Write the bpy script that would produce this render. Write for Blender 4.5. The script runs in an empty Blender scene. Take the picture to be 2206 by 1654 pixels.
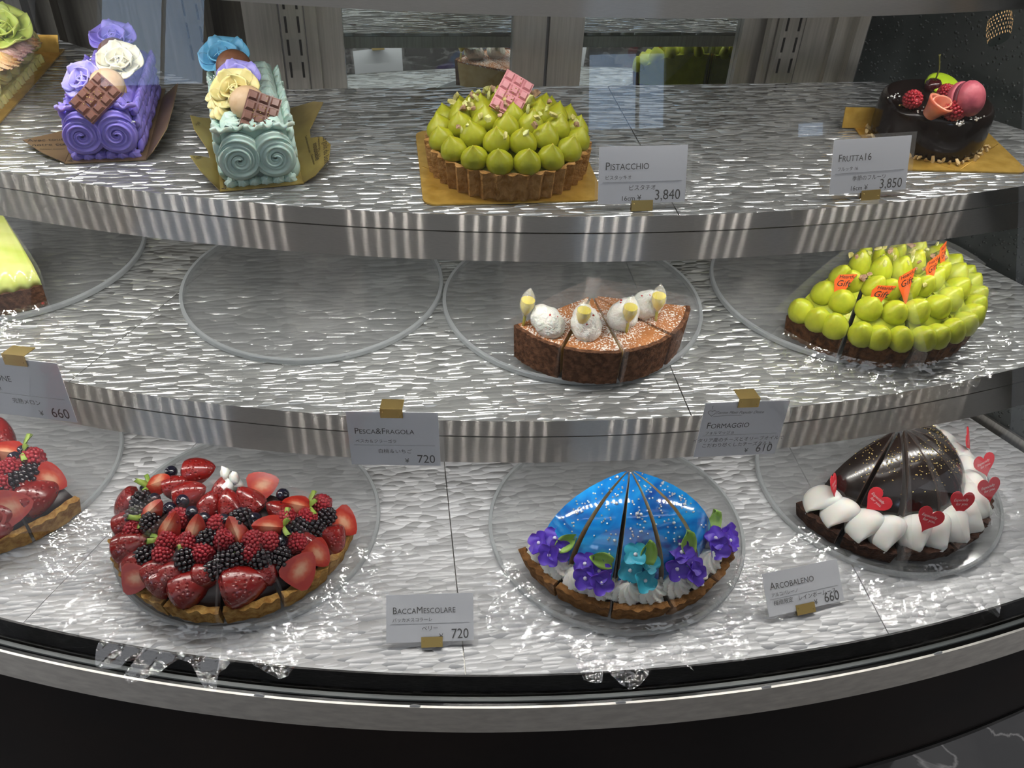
import bpy, bmesh, math, random
from math import sin, cos, pi, radians, sqrt, atan2
from mathutils import Vector, Matrix, Euler, Quaternion
random.seed(7)
S = bpy.context.scene
COL = S.collection

# ------------------------------------------------------------------ camera
F_PX, PITCH, ROLL, YAW, CAMZ = 1900.0, radians(39.779), radians(2.956), radians(9.344), 1.55
def cam_dir(px, py):
    c0, c1, c2 = px - 1103.0, -(py - 827.0), F_PX
    r0, r1 = c0 * cos(ROLL) - c1 * sin(ROLL), c0 * sin(ROLL) + c1 * cos(ROLL)
    x, y, z = r0, c2 * cos(PITCH) + r1 * sin(PITCH), -c2 * sin(PITCH) + r1 * cos(PITCH)
    return Vector((x * cos(YAW) + y * sin(YAW), -x * sin(YAW) + y * cos(YAW), z))
def at(px, py, z):                      # where the ray of a pixel meets the level z
    d = cam_dir(px, py); t = (z - CAMZ) / d.z
    return Vector((d.x * t, d.y * t, z))
def at_y(px, py, y):                    # where it meets the upright plane at depth y
    d = cam_dir(px, py); t = y / d.y
    return Vector((d.x * t, y, CAMZ + d.z * t))
cd = bpy.data.cameras.new('camera'); cam = bpy.data.objects.new('camera', cd); COL.objects.link(cam)
_f = cam_dir(1103, 827).normalized()
_r = (cam_dir(1104, 827) - cam_dir(1103, 827)).normalized()
_u = (cam_dir(1103, 826) - cam_dir(1103, 827)).normalized()
cam.matrix_world = Matrix(((_r.x, _u.x, -_f.x, 0), (_r.y, _u.y, -_f.y, 0), (_r.z, _u.z, -_f.z, CAMZ), (0, 0, 0, 1)))
cd.sensor_width = 36; cd.lens = 36 * F_PX / 2206; cd.clip_start = .02; cd.clip_end = 50
S.camera = cam

# ------------------------------------------------------------------ light of the shop, exposure
W = bpy.data.worlds.new('shop_light'); S.world = W; W.use_nodes = True
W.node_tree.nodes['Background'].inputs[0].default_value = (.86, .88, .93, 1)
W.node_tree.nodes['Background'].inputs[1].default_value = .62
S.view_settings.view_transform = 'Standard'; S.view_settings.look = 'None'
S.view_settings.gamma = 1; S.view_settings.use_curve_mapping = False
S.view_settings.exposure = 0.48
S.cycles.transparent_max_bounces = 40; S.cycles.adaptive_threshold = .18
S.cycles.max_bounces = 6; S.cycles.diffuse_bounces = 3; S.cycles.glossy_bounces = 4; S.cycles.caustics_reflective = False; S.cycles.caustics_refractive = False
S.cycles.sample_clamp_indirect = 4
LED_POWER = 150.0

ZB, ZM, ZT, ZU = CAMZ - .7915, CAMZ - .5812, CAMZ - .3942, CAMZ - .194
CX, CY = .27, 2.4                       # the centre of the curved case, seen from above
RB, RM, RT, RU = 1.924, 1.776, 1.706, 1.657

# ------------------------------------------------------------------ materials
MATS = {}
def _mix(nt, fac, a, b):
    n = nt.nodes.new('ShaderNodeMix'); n.data_type = 'RGBA'
    nt.links.new(fac, n.inputs[0])
    for k, c in ((6, a), (7, b)):
        if hasattr(c, 'is_linked'): nt.links.new(c, n.inputs[k])
        else: n.inputs[k].default_value = (*c, 1)
    return n.outputs[2]
def pm(name, c1, c2=None, scale=60., rough=.5, metal=0., bump=0., bscale=None, coat=0., sss=0., spec=.5,
       lo=.35, hi=.65, aniso=0., emit=0., detail=3., stretch=(1, 1, 1), sheen=0., thin=None, bdist=.002, kind='noise', sssr=(.012, .006, .004)):
    if name in MATS: return MATS[name]
    m = bpy.data.materials.new(name); m.use_nodes = True; nt = m.node_tree
    b = nt.nodes['Principled BSDF']; b.inputs['Base Color'].default_value = (*c1, 1)
    b.inputs['Roughness'].default_value = rough; b.inputs['Metallic'].default_value = metal
    b.inputs['Specular IOR Level'].default_value = spec
    if coat: b.inputs['Coat Weight'].default_value = coat; b.inputs['Coat Roughness'].default_value = .06
    if sss: b.inputs['Subsurface Weight'].default_value = sss; b.inputs['Subsurface Radius'].default_value = sssr; b.inputs['Subsurface Scale'].default_value = 1.
    if aniso: b.inputs['Anisotropic'].default_value = aniso; b.inputs['Anisotropic Rotation'].default_value = .25
    if emit: b.inputs['Emission Color'].default_value = (*c1, 1); b.inputs['Emission Strength'].default_value = emit
    tc = nt.nodes.new('ShaderNodeTexCoord'); mp = nt.nodes.new('ShaderNodeMapping')
    mp.inputs['Scale'].default_value = stretch; nt.links.new(tc.outputs['Object'], mp.inputs[0])
    if aniso:
        tg = nt.nodes.new('ShaderNodeVectorMath'); tg.operation = 'CROSS_PRODUCT'; tg.inputs[0].default_value = (0, 0, 1); nt.links.new(tc.outputs['Object'], tg.inputs[1]); nt.links.new(tg.outputs[0], b.inputs['Tangent'])
    if c2 is not None:
        if kind == 'noise':
            n = nt.nodes.new('ShaderNodeTexNoise'); n.inputs['Scale'].default_value = scale; n.inputs['Detail'].default_value = detail; o = n.outputs[0]
        else:
            n = nt.nodes.new('ShaderNodeTexVoronoi'); n.inputs['Scale'].default_value = scale; o = n.outputs['Distance']
        nt.links.new(mp.outputs[0], n.inputs['Vector'])
        r = nt.nodes.new('ShaderNodeMapRange'); r.inputs[1].default_value = lo; r.inputs[2].default_value = hi
        nt.links.new(o, r.inputs[0])
        nt.links.new(_mix(nt, r.outputs[0], c1, c2), b.inputs['Base Color'])
    if bump:
        n = nt.nodes.new('ShaderNodeTexNoise'); n.inputs['Scale'].default_value = bscale or scale; n.inputs['Detail'].default_value = 4
        nt.links.new(mp.outputs[0], n.inputs['Vector'])
        u = nt.nodes.new('ShaderNodeBump'); u.inputs['Strength'].default_value = bump; u.inputs['Distance'].default_value = bdist
        nt.links.new(n.outputs[0], u.inputs['Height']); nt.links.new(u.outputs[0], b.inputs['Normal'])
    MATS[name] = m; return m
def clear(name, body, opac=.12, rough=.03, tint=(.97, .98, .98), bump=0., bscale=40., refl=1.0, edge=.5, spread=0.):
    """thin clear stuff: see-through with a reflecting skin; opac is how milky it is"""
    if name in MATS: return MATS[name]
    m = bpy.data.materials.new(name); m.use_nodes = True; nt = m.node_tree; nt.nodes.remove(nt.nodes['Principled BSDF'])
    out = nt.nodes['Material Output']
    t = nt.nodes.new('ShaderNodeBsdfTransparent'); t.inputs[0].default_value = (*tint, 1)
    g = nt.nodes.new('ShaderNodeBsdfGlossy'); g.inputs['Roughness'].default_value = rough
    f = nt.nodes.new('ShaderNodeFresnel'); f.inputs[0].default_value = 1.45
    k = nt.nodes.new('ShaderNodeMath'); k.operation = 'MULTIPLY'; k.inputs[1].default_value = refl; k.use_clamp = True
    nt.links.new(f.outputs[0], k.inputs[0])
    m1 = nt.nodes.new('ShaderNodeMixShader'); nt.links.new(k.outputs[0], m1.inputs[0]); nt.links.new(t.outputs[0], m1.inputs[1]); nt.links.new(g.outputs[0], m1.inputs[2])
    last = m1
    if opac:
        d = nt.nodes.new('ShaderNodeBsdfDiffuse'); d.inputs[0].default_value = (*body, 1)
        tr = nt.nodes.new('ShaderNodeBsdfTranslucent'); tr.inputs[0].default_value = (*body, 1)
        md = nt.nodes.new('ShaderNodeMixShader'); md.inputs[0].default_value = .4; nt.links.new(d.outputs[0], md.inputs[1]); nt.links.new(tr.outputs[0], md.inputs[2])
        m2 = nt.nodes.new('ShaderNodeMixShader'); m2.inputs[0].default_value = opac
        nt.links.new(m1.outputs[0], m2.inputs[1]); nt.links.new(md.outputs[0], m2.inputs[2]); last = m2
    if bump:
        tc = nt.nodes.new('ShaderNodeTexCoord'); n = nt.nodes.new('ShaderNodeTexNoise'); n.inputs['Scale'].default_value = bscale; n.inputs['Detail'].default_value = 2
        nt.links.new(tc.outputs['Object'], n.inputs['Vector'])
        u = nt.nodes.new('ShaderNodeBump'); u.inputs['Strength'].default_value = bump; u.inputs['Distance'].default_value = .004
        nt.links.new(n.outputs[0], u.inputs['Height']); nt.links.new(u.outputs[0], g.inputs['Normal']); nt.links.new(u.outputs[0], f.inputs['Normal'])
    nt.links.new(last.outputs[0], out.inputs[0]); MATS[name] = m; return m
def brushed(name, c1, c2, rough, an, scale=30, stretch=(6, 6, 90)):
    """steel brushed along the curve: highlights run up and down"""
    if name in MATS: return MATS[name]
    m = bpy.data.materials.new(name); m.use_nodes = True; nt = m.node_tree; nt.nodes.remove(nt.nodes['Principled BSDF'])
    g = nt.nodes.new('ShaderNodeBsdfAnisotropic'); g.inputs['Roughness'].default_value = rough; g.inputs['Anisotropy'].default_value = an
    tc = nt.nodes.new('ShaderNodeTexCoord'); mp = nt.nodes.new('ShaderNodeMapping'); mp.inputs['Scale'].default_value = stretch; nt.links.new(tc.outputs['Object'], mp.inputs[0])
    tg = nt.nodes.new('ShaderNodeVectorMath'); tg.operation = 'CROSS_PRODUCT'; tg.inputs[0].default_value = (0, 0, 1); nt.links.new(tc.outputs['Object'], tg.inputs[1]); nt.links.new(tg.outputs[0], g.inputs['Tangent'])
    n = nt.nodes.new('ShaderNodeTexNoise'); n.inputs['Scale'].default_value = scale; nt.links.new(mp.outputs[0], n.inputs['Vector'])
    nt.links.new(_mix(nt, n.outputs[0], c1, c2), g.inputs['Color'])
    nt.links.new(g.outputs[0], nt.nodes['Material Output'].inputs[0]); MATS[name] = m; return m
def film(name, sheen, opac=.05, rough=.08, bump=.3, bscale=80.):
    """very thin clear film: what lies behind shows through, with glints laid over it"""
    if name in MATS: return MATS[name]
    m = bpy.data.materials.new(name); m.use_nodes = True; nt = m.node_tree; nt.nodes.remove(nt.nodes['Principled BSDF'])
    t = nt.nodes.new('ShaderNodeBsdfTransparent'); t.inputs[0].default_value = (.985, .985, .985, 1)
    d = nt.nodes.new('ShaderNodeBsdfDiffuse'); d.inputs[0].default_value = (.9, .9, .9, 1)
    m1 = nt.nodes.new('ShaderNodeMixShader'); m1.inputs[0].default_value = opac; nt.links.new(t.outputs[0], m1.inputs[1]); nt.links.new(d.outputs[0], m1.inputs[2])
    g = nt.nodes.new('ShaderNodeBsdfGlossy'); g.inputs['Roughness'].default_value = rough; g.inputs['Color'].default_value = (sheen, sheen, sheen, 1)
    a = nt.nodes.new('ShaderNodeAddShader'); nt.links.new(m1.outputs[0], a.inputs[0]); nt.links.new(g.outputs[0], a.inputs[1])
    tc = nt.nodes.new('ShaderNodeTexCoord'); n = nt.nodes.new('ShaderNodeTexNoise'); n.inputs['Scale'].default_value = bscale; n.inputs['Detail'].default_value = 2
    nt.links.new(tc.outputs['Object'], n.inputs['Vector'])
    u = nt.nodes.new('ShaderNodeBump'); u.inputs['Strength'].default_value = bump; u.inputs['Distance'].default_value = .004
    nt.links.new(n.outputs[0], u.inputs['Height']); nt.links.new(u.outputs[0], g.inputs['Normal'])
    nt.links.new(a.outputs[0], nt.nodes['Material Output'].inputs[0]); MATS[name] = m; return m
def glow(name, c, s):
    if name in MATS: return MATS[name]
    m = bpy.data.materials.new(name); m.use_nodes = True; nt = m.node_tree; nt.nodes.remove(nt.nodes['Principled BSDF'])
    e = nt.nodes.new('ShaderNodeEmission'); e.inputs[0].default_value = (*c, 1); e.inputs[1].default_value = s
    nt.links.new(e.outputs[0], nt.nodes['Material Output'].inputs[0]); MATS[name] = m; return m
def rgb(h):
    h = h.lstrip('#'); return tuple((lambda v: v / 12.92 if v <= .04045 else ((v + .055) / 1.055) ** 2.4)(int(h[i:i + 2], 16) / 255) for i in (0, 2, 4))

# ------------------------------------------------------------------ mesh helpers
class MB:
    def __init__(s): s.v = []; s.f = []; s.m = []
    def add(s, vs, fs, mi=0, M=None):
        o = len(s.v); s.v += [tuple(M @ Vector(v)) for v in vs] if M is not None else [tuple(v) for v in vs]
        s.f += [tuple(i + o for i in f) for f in fs]; s.m += [mi] * len(fs); return s
    def merge(s, other, M=None, mi=None):
        o = len(s.v); s.v += [tuple(M @ Vector(v)) for v in other.v] if M is not None else other.v
        s.f += [tuple(i + o for i in f) for f in other.f]; s.m += other.m if mi is None else [mi] * len(other.f); return s
    def box(s, x0, x1, y0, y1, z0, z1, mi=0, M=None):
        return s.add([(x0, y0, z0), (x1, y0, z0), (x1, y1, z0), (x0, y1, z0), (x0, y0, z1), (x1, y0, z1), (x1, y1, z1), (x0, y1, z1)],
                     [(3, 2, 1, 0), (4, 5, 6, 7), (0, 1, 5, 4), (1, 2, 6, 5), (2, 3, 7, 6), (3, 0, 4, 7)], mi, M)
    def prism(s, pts, z0, z1, mi=0, M=None, side=None):
        n = len(pts)
        s.add([(p[0], p[1], z0) for p in pts] + [(p[0], p[1], z1) for p in pts], [tuple(range(n))[::-1], tuple(range(n, 2 * n))], mi, M)
        return s.add([(p[0], p[1], z0) for p in pts] + [(p[0], p[1], z1) for p in pts],
                     [(i, (i + 1) % n, n + (i + 1) % n, n + i) for i in range(n)], mi if side is None else side, M)
    def grid(s, nu, nv, fn, wrap=False, mi=0, M=None, cap0=False, cap1=False):
        """fn(u, v) -> point, u along nu (wrapped when asked), v along nv rows"""
        cu = nu if wrap else nu + 1
        vs = [fn(i / nu, j / nv) for j in range(nv + 1) for i in range(cu)]
        fs = [(j * cu + i, j * cu + (i + 1) % cu, (j + 1) * cu + (i + 1) % cu, (j + 1) * cu + i) for j in range(nv) for i in range(nu)]
        if cap0: fs.append(tuple(range(cu))[::-1])
        if cap1: fs.append(tuple(nv * cu + i for i in range(cu)))
        return s.add(vs, fs, mi, M)
    def lathe(s, prof, seg=16, mi=0, M=None, mod=None):
        def fn(u, v):
            k = v * (len(prof) - 1); i = min(int(k + 1e-6), len(prof) - 1); r, z = prof[i]
            a = u * 2 * pi; q = mod(a, v) if mod else 1
            return (r * q * cos(a), r * q * sin(a), z)
        return s.grid(seg, len(prof) - 1, fn, True, mi, M, cap0=prof[0][0] > 1e-5, cap1=prof[-1][0] > 1e-5)
    def tube(s, pts, r, seg=8, mi=0, M=None, mod=None, up=Vector((0, 0, 1))):
        P = [Vector(p) for p in pts]; n = len(P); R = r if callable(r) else (lambda t: r)
        fr = []
        for i in range(n):
            t = (P[min(i + 1, n - 1)] - P[max(i - 1, 0)]); t = t.normalized() if t.length > 1e-9 else Vector((0, 0, 1))
            u = up if abs(t.dot(up)) < .95 else Vector((1, 0, 0))
            b = t.cross(u).normalized(); fr.append((b, b.cross(t)))
        def fn(a, v):
            i = min(int(v * (n - 1) + 1e-6), n - 1); b, c = fr[i]; th = a * 2 * pi; rr = R(i / (n - 1)) * (mod(th, i / (n - 1)) if mod else 1)
            return P[i] + b * (rr * cos(th)) + c * (rr * sin(th))
        return s.grid(seg, n - 1, fn, True, mi, M, True, True)
    def ico(s, r=1., sub=1, mi=0, M=None, sc=(1, 1, 1), c=(0, 0, 0)):
        bm = bmesh.new(); bmesh.ops.create_icosphere(bm, subdivisions=sub, radius=1)
        bm.verts.ensure_lookup_table()
        vs = [(v.co.x * r * sc[0] + c[0], v.co.y * r * sc[1] + c[1], v.co.z * r * sc[2] + c[2]) for v in bm.verts]
        fs = [tuple(x.index for x in f.verts) for f in bm.faces]; bm.free(); return s.add(vs, fs, mi, M)
    def mesh(s, name, mats, smooth=True, weld=True):
        me = bpy.data.meshes.new(name); me.from_pydata(s.v, [], s.f)
        for m in (mats if isinstance(mats, (list, tuple)) else [mats]): me.materials.append(m)
        me.polygons.foreach_set('material_index', s.m)
        if weld:
            bm = bmesh.new(); bm.from_mesh(me); bmesh.ops.remove_doubles(bm, verts=bm.verts, dist=1e-6)
            bmesh.ops.recalc_face_normals(bm, faces=bm.faces); bm.to_mesh(me); bm.free()
        if smooth:
            me.polygons.foreach_set('use_smooth', [True] * len(me.polygons))
            if smooth is not True:
                me.set_sharp_from_angle(angle=radians(smooth))
        me.update(); return me
def put(name, me, parent=None, loc=(0, 0, 0), rot=(0, 0, 0), sc=(1, 1, 1), label=None, M=None):
    o = bpy.data.objects.new(name, me); COL.objects.link(o)
    if M is not None: o.matrix_local = M
    else: o.location = loc; o.rotation_euler = rot; o.scale = sc if isinstance(sc, (tuple, list)) else (sc,) * 3
    if parent is not None: o.parent = parent
    if label: o['label'] = label
    return o
def tag(o, label, cat, group=None, kind=None):
    o['label'] = label
    if cat: o['category'] = cat
    if group: o['group'] = group
    if kind: o['kind'] = kind
    return o
def thing(name, label, cat, loc=(0, 0, 0), rz=0., group=None):
    o = bpy.data.objects.new(name, None); COL.objects.link(o); o.empty_display_size = .02
    o.location = loc; o.rotation_euler = (0, 0, rz); return tag(o, label, cat, group)
def struct(name, me, label=None, loc=(0, 0, 0), parent=None):
    o = put(name, me, parent, loc); o['kind'] = 'structure'
    if label: o['label'] = label
    return o
def align(d, up=Vector((0, 0, 1))):      # rotation taking local z to d
    return Vector((0, 0, 1)).rotation_difference(Vector(d).normalized()).to_matrix().to_4x4()
def T(x, y, z): return Matrix.Translation((x, y, z))
def R(a, ax): return Matrix.Rotation(a, 4, ax)
def SC(x, y=None, z=None): return Matrix.Diagonal((x, y if y is not None else x, z if z is not None else x, 1))
_TX = {}
def text_mesh(body, size, mat, caps=None, shear=0., align_x='LEFT', wide=1.):
    key = (body, size, mat.name, caps, shear, align_x, wide)
    if key in _TX: return _TX[key]
    cu = bpy.data.curves.new('lettering', 'FONT'); cu.body = body; cu.size = size; cu.align_x = align_x; cu.shear = shear
    cu.resolution_u = 3
    if caps:
        cu.small_caps_scale = caps
        for ch in cu.body_format: ch.use_small_caps = True
    o = bpy.data.objects.new('lettering', cu); COL.objects.link(o)
    me = bpy.data.meshes.new_from_object(o.evaluated_get(bpy.context.evaluated_depsgraph_get()))
    if wide != 1.: me.transform(SC(wide, 1, 1))
    bpy.data.objects.remove(o); me.materials.clear(); me.materials.append(mat); me.name = 'lettering'; _TX[key] = me; return me
# ================================================================== the case: shelves, doors, walls
steel = brushed('brushed_steel', (.40, .385, .36), (.50, .48, .45), .30, .9)
steel_plain = pm('plain_steel', (.46, .445, .41), (.56, .54, .50), scale=14, stretch=(25, 25, 1), rough=.38, metal=1)
steel_rail = pm('satin_rail_steel', (.80, .77, .71), (.68, .65, .60), scale=25, stretch=(2, 2, 8), rough=.5, metal=1)
black_gloss = pm('black_gloss', (.004, .0035, .003), rough=.16, spec=.35)
brown_panel = pm('dark_brown_panel', (.010, .006, .005), (.006, .004, .004), scale=6, rough=.45, spec=.25)
slot_mat = pm('slot_black', (.003, .003, .003), rough=.8)
mirror_mat = pm('mirror_glass', (.62, .68, .68), rough=.015, metal=1)

def panel_mat(name, angle, base, base2, metal, rough, strength):
    """pressed acrylic shelf sheet: overlapping slanted chips, each facet tilted its own way"""
    m = bpy.data.materials.new(name); m.use_nodes = True; nt = m.node_tree; b = nt.nodes['Principled BSDF']
    N = nt.nodes.new; L = nt.links.new
    tc = N('ShaderNodeTexCoord'); mp = N('ShaderNodeMapping'); mp.inputs['Rotation'].default_value = (0, 0, angle); mp.inputs['Scale'].default_value = (62, 190, 1)
    L(tc.outputs['Object'], mp.inputs[0])
    nz = N('ShaderNodeTexNoise'); nz.inputs['Scale'].default_value = .22; nz.inputs['Detail'].default_value = 1; L(mp.outputs[0], nz.inputs['Vector'])
    ws = N('ShaderNodeVectorMath'); ws.operation = 'SCALE'; ws.inputs['Scale'].default_value = 1.1; L(nz.outputs['Color'], ws.inputs[0])
    av = N('ShaderNodeVectorMath'); av.operation = 'ADD'; L(mp.outputs[0], av.inputs[0]); L(ws.outputs[0], av.inputs[1])
    vo = N('ShaderNodeTexVoronoi'); vo.voronoi_dimensions = '2D'; vo.inputs['Scale'].default_value = 1; vo.inputs['Randomness'].default_value = .9; L(av.outputs[0], vo.inputs['Vector'])
    sb = N('ShaderNodeVectorMath'); sb.operation = 'SUBTRACT'; L(av.outputs[0], sb.inputs[0]); L(vo.outputs['Position'], sb.inputs[1])
    cs = N('ShaderNodeVectorMath'); cs.operation = 'SUBTRACT'; cs.inputs[1].default_value = (.5, .5, .5); L(vo.outputs['Color'], cs.inputs[0])
    dt = N('ShaderNodeVectorMath'); dt.operation = 'DOT_PRODUCT'; L(sb.outputs[0], dt.inputs[0]); L(cs.outputs[0], dt.inputs[1])
    ln = N('ShaderNodeVectorMath'); ln.operation = 'DOT_PRODUCT'; L(sb.outputs[0], ln.inputs[0]); L(sb.outputs[0], ln.inputs[1])
    mu = N('ShaderNodeMath'); mu.operation = 'MULTIPLY'; mu.inputs[1].default_value = -.45; L(ln.outputs['Value'], mu.inputs[0])
    ad = N('ShaderNodeMath'); ad.operation = 'ADD'; L(dt.outputs['Value'], ad.inputs[0]); L(mu.outputs[0], ad.inputs[1])
    bp = N('ShaderNodeBump'); bp.inputs['Strength'].default_value = strength; bp.inputs['Distance'].default_value = .006; L(ad.outputs[0], bp.inputs['Height'])
    L(bp.outputs[0], b.inputs['Normal'])
    sp = N('ShaderNodeSeparateColor'); L(vo.outputs['Color'], sp.inputs[0])
    L(_mix(nt, sp.outputs[2], base, base2), b.inputs['Base Color'])
    b.inputs['Metallic'].default_value = metal; b.inputs['Roughness'].default_value = rough; b.inputs['Specular IOR Level'].default_value = .7
    return m
LEFT_TURN = radians(37.6)
PT = [panel_mat('top_sheet_%d' % i, a, (.50, .51, .51), (.66, .67, .66), .70, .22, .8) for i, a in enumerate((0, LEFT_TURN))]
PMm = [panel_mat('middle_sheet_%d' % i, a, (.62, .63, .62), (.80, .81, .79), .60, .2, .85) for i, a in enumerate((0, LEFT_TURN))]
PB = [panel_mat('bottom_sheet_%d' % i, a, (.64, .64, .65), (.73, .73, .74), .08, .36, .8) for i, a in enumerate((0, LEFT_TURN))]

def arc(r, phi, z=0): return (CX + r * sin(phi), CY - r * cos(phi), z)
def arc_y(r, x): return CY - sqrt(r * r - (x - CX) ** 2)
SEAM_B = Vector((-.18, 1.007)); SEAM_D = Vector((-.535, -1)).normalized(); LEFT_D = Vector((-.792, .61))
def meet(p, d, r):                      # from p along d until the front arc of radius r
    q = p - Vector((CX, CY)); b = q.dot(d); c = q.dot(q) - r * r
    return p + d * (-b + sqrt(b * b - c))
def phi_of(p): return atan2(p[0] - CX, CY - p[1])
SIDE = {'T': (Vector((.612, 1.01)), Vector((.099, -.148)).normalized()), 'M': (Vector((.680, 1.01)), Vector((.0565, -.114)).normalized())}
def shelf(nm, label, Z, r, side, cuts, mats, glass_led, led_gaps):
    t = thing('display_shelf', label, 'shelf', (CX, CY, Z), 0, 'curved shelves of the cake case')
    C = Vector((CX, CY)); p0, d0 = SIDE[side]; rf = meet(p0, d0, r); sf = meet(SEAM_B, SEAM_D, r)
    th, gap = .004, .0006
    xs = [None] + cuts + [None]
    for i in range(len(xs) - 1):        # the pressed sheets of the straight-backed module
        a, b = xs[i], xs[i + 1]
        bl, fl = (SEAM_B, sf) if a is None else (Vector((a + gap, 1.007)), Vector((a + gap, arc_y(r, a))))
        br, fr = (p0, rf) if b is None else (Vector((b - gap, 1.007)), Vector((b - gap, arc_y(r, b))))
        n = 24; f0, f1 = phi_of(fl), phi_of(fr)
        pts = [bl] + [Vector(arc(r, f0 + (f1 - f0) * k / n)[:2]) for k in range(n + 1)] + [br]
        put('textured_sheet', MB().prism([(p - C) for p in pts], -th, 0).mesh('textured_sheet', mats[0], False), t)
    far = SEAM_B + LEFT_D * .75; pf = radians(-66); n = 30; f0 = phi_of(sf)
    pts = [SEAM_B] + [far] + [Vector(arc(r, pf + (f0 - pf) * k / n)[:2]) for k in range(n + 1)]
    pts = [p + Vector((-.0008, 0)) for p in pts]
    put('textured_sheet', MB().prism([(p - C) for p in pts][::-1], -th, 0).mesh('textured_sheet', mats[1], False), t)
    # steel tray under the sheets
    fe = phi_of(rf); n = 90; ra = r - .002
    pts = [SEAM_B] + [far] + [Vector(arc(ra, pf + (fe - pf) * k / n)[:2]) for k in range(n + 1)] + [p0]
    put('tray', MB().prism([(p - C) for p in pts][::-1], -.019, -th - .0003).mesh('tray', steel_plain, False), t)
    return t, pf, fe
def sweep(prof, f0, f1, n, closed=True):
    m = MB(); k = len(prof)
    fn = lambda u, v: (lambda p, ph: (p[0] * sin(ph), -p[0] * cos(ph), p[1]))(prof[min(int(u * k + 1e-6), k - 1) % k] if closed else prof[min(int(u * (k - 1) + 1e-6), k - 1)], f0 + (f1 - f0) * v)
    if closed: m.grid(k, n, fn, True, cap0=True, cap1=True)
    else: m.grid(k - 1, n, fn)
    return m
def lip(t, r, pf, fe, led=True, gaps=(), lx=-.002, power=1.):
    for a, b in (((r + .0002, .0005), (r + .0100, -.0105)), ((r + .0104, -.0115), (r + .024, -.0325))):   # upper and lower steel edge strips
        (r0, z0), (r1, z1) = a, b
        put('edge_strip', sweep([(r0, z0), (r1, z1), (r1 - .003, z1), (r0 - .0028, z0 - .002)], pf, fe, 160).mesh('edge_strip', steel, 25), t)
    if not led: return
    zl = -.024; rl = r + lx; step = .0165 / rl
    bar = put('light_bar', sweep([(rl + .007, zl + .004), (rl + .007, zl), (rl - .007, zl), (rl - .007, zl + .004)], pf, fe, 120).mesh('light_bar', steel_plain, 25), t)
    m = MB(); ph = pf + .01
    while ph < fe - .01:
        if not any(g0 < ph < g1 for g0, g1 in gaps):
            m.add([(-.0015, -.004, -.0004), (-.0015, .004, -.0004), (.0015, .004, -.0004), (.0015, -.004, -.0004)], [(0, 1, 2, 3)], 0, R(ph, 'Z') @ T(0, -rl, zl))
        ph += step
    d = put('led_diode', m.mesh('led_diode', glow('led_diode_%d' % (power * 10), (1, .975, .93), LED_POWER * power), False, False), bar); d['kind'] = 'stuff'
def gap_at(px, py, z, w=.017):
    f = phi_of(at(px, py, z)); return (f - w, f + w)
t, a, b = shelf('U', 'uppermost shelf, only its steel front edge crosses the top of the picture', ZU, RU, 'T', [.262], PT, True, ())
lip(t, RU, a, b, True, [gap_at(510, 520, ZT), gap_at(908, 540, ZT, .011), gap_at(1272, 540, ZT), gap_at(1640, 520, ZT), gap_at(1930, 480, ZT)], -.002, 1.7)
t, a, b = shelf('T', 'upper glass-textured shelf carrying the whole cakes on gold boards', ZT, RT, 'T', [.262], PT, True, ())
lip(t, RT, a, b, True, [gap_at(395, 900, ZM), gap_at(1322, 945, ZM)], .007, 1.2)
t, a, b = shelf('M', 'middle textured shelf carrying the round clear plates and cheese tart slices', ZM, RM, 'M', [.286], PMm, True, ())
lip(t, RM, a, b, True, [gap_at(600, 1440, ZB), gap_at(1500, 1440, ZB)])
t, a, b = shelf('B', 'lowest textured white shelf carrying the berry, blue and chocolate tarts', ZB, RB, 'M', [.049, .502], PB, False, ())
PF, FE = a, b + .02
case = thing('display_case', 'curved refrigerated cake display case with black base and steel rail', 'display case', (CX, CY, 0))
put('shelf_edge', sweep([(RB + .0005, ZB + .0005), (RB + .004, ZB - .024), (RB - .01, ZB - .024), (RB - .01, ZB - .021), (RB + .001, ZB - .0208), (RB - .002, ZB)], PF, FE, 160).mesh('shelf_edge', pm('dark_brushed_edge', (.035, .035, .035), (.06, .06, .06), scale=20, stretch=(6, 6, 80), rough=.28, metal=.6, aniso=.9), 25), case)
put('glass_channel', sweep([(RB + .004, ZB - .0215), (RB + .022, ZB - .0215), (RB + .022, ZB - .06), (RB + .004, ZB - .06)], PF, FE, 160).mesh('glass_channel', black_gloss, 25), case)
put('front_rail', sweep([(RB + .0215, ZB - .019), (RB + .024, ZB - .019), (RB + .032, ZB - .0505), (RB + .030, ZB - .0505)], PF, FE, 160).mesh('front_rail', steel_rail, 25), case)
SPLIT = radians(7)                       # the module on the left has a panel down to the floor
put('base_panel', sweep([(RB + .0305, ZB - .050), (RB + .0305, ZB - .100), (RB + .026, ZB - .245), (RB - .0, ZB - .245), (RB - .0, ZB - .05)], SPLIT, FE, 120).mesh('base_panel', brown_panel, 25), case)
put('base_panel', sweep([(RB + .0305, ZB - .050), (RB + .0305, ZB - .100), (RB + .026, ZB - .245), (RB + .014, .001), (RB - .0, .001), (RB - .0, ZB - .05)], PF, SPLIT, 90).mesh('base_panel', brown_panel, 25), case)
put('base_trim', sweep([(RB + .0285, ZB - .2455), (RB + .0285, ZB - .256), (RB - .0, ZB - .256), (RB - .0, ZB - .2455)], SPLIT, FE, 120).mesh('base_trim', black_gloss, 25), case)
put('plinth', sweep([(RB - .13, ZB - .2563), (RB - .13, 0), (RB - .16, 0), (RB - .16, ZB - .2563)], SPLIT, FE, 160).mesh('plinth', black_gloss, 25), case)
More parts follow.
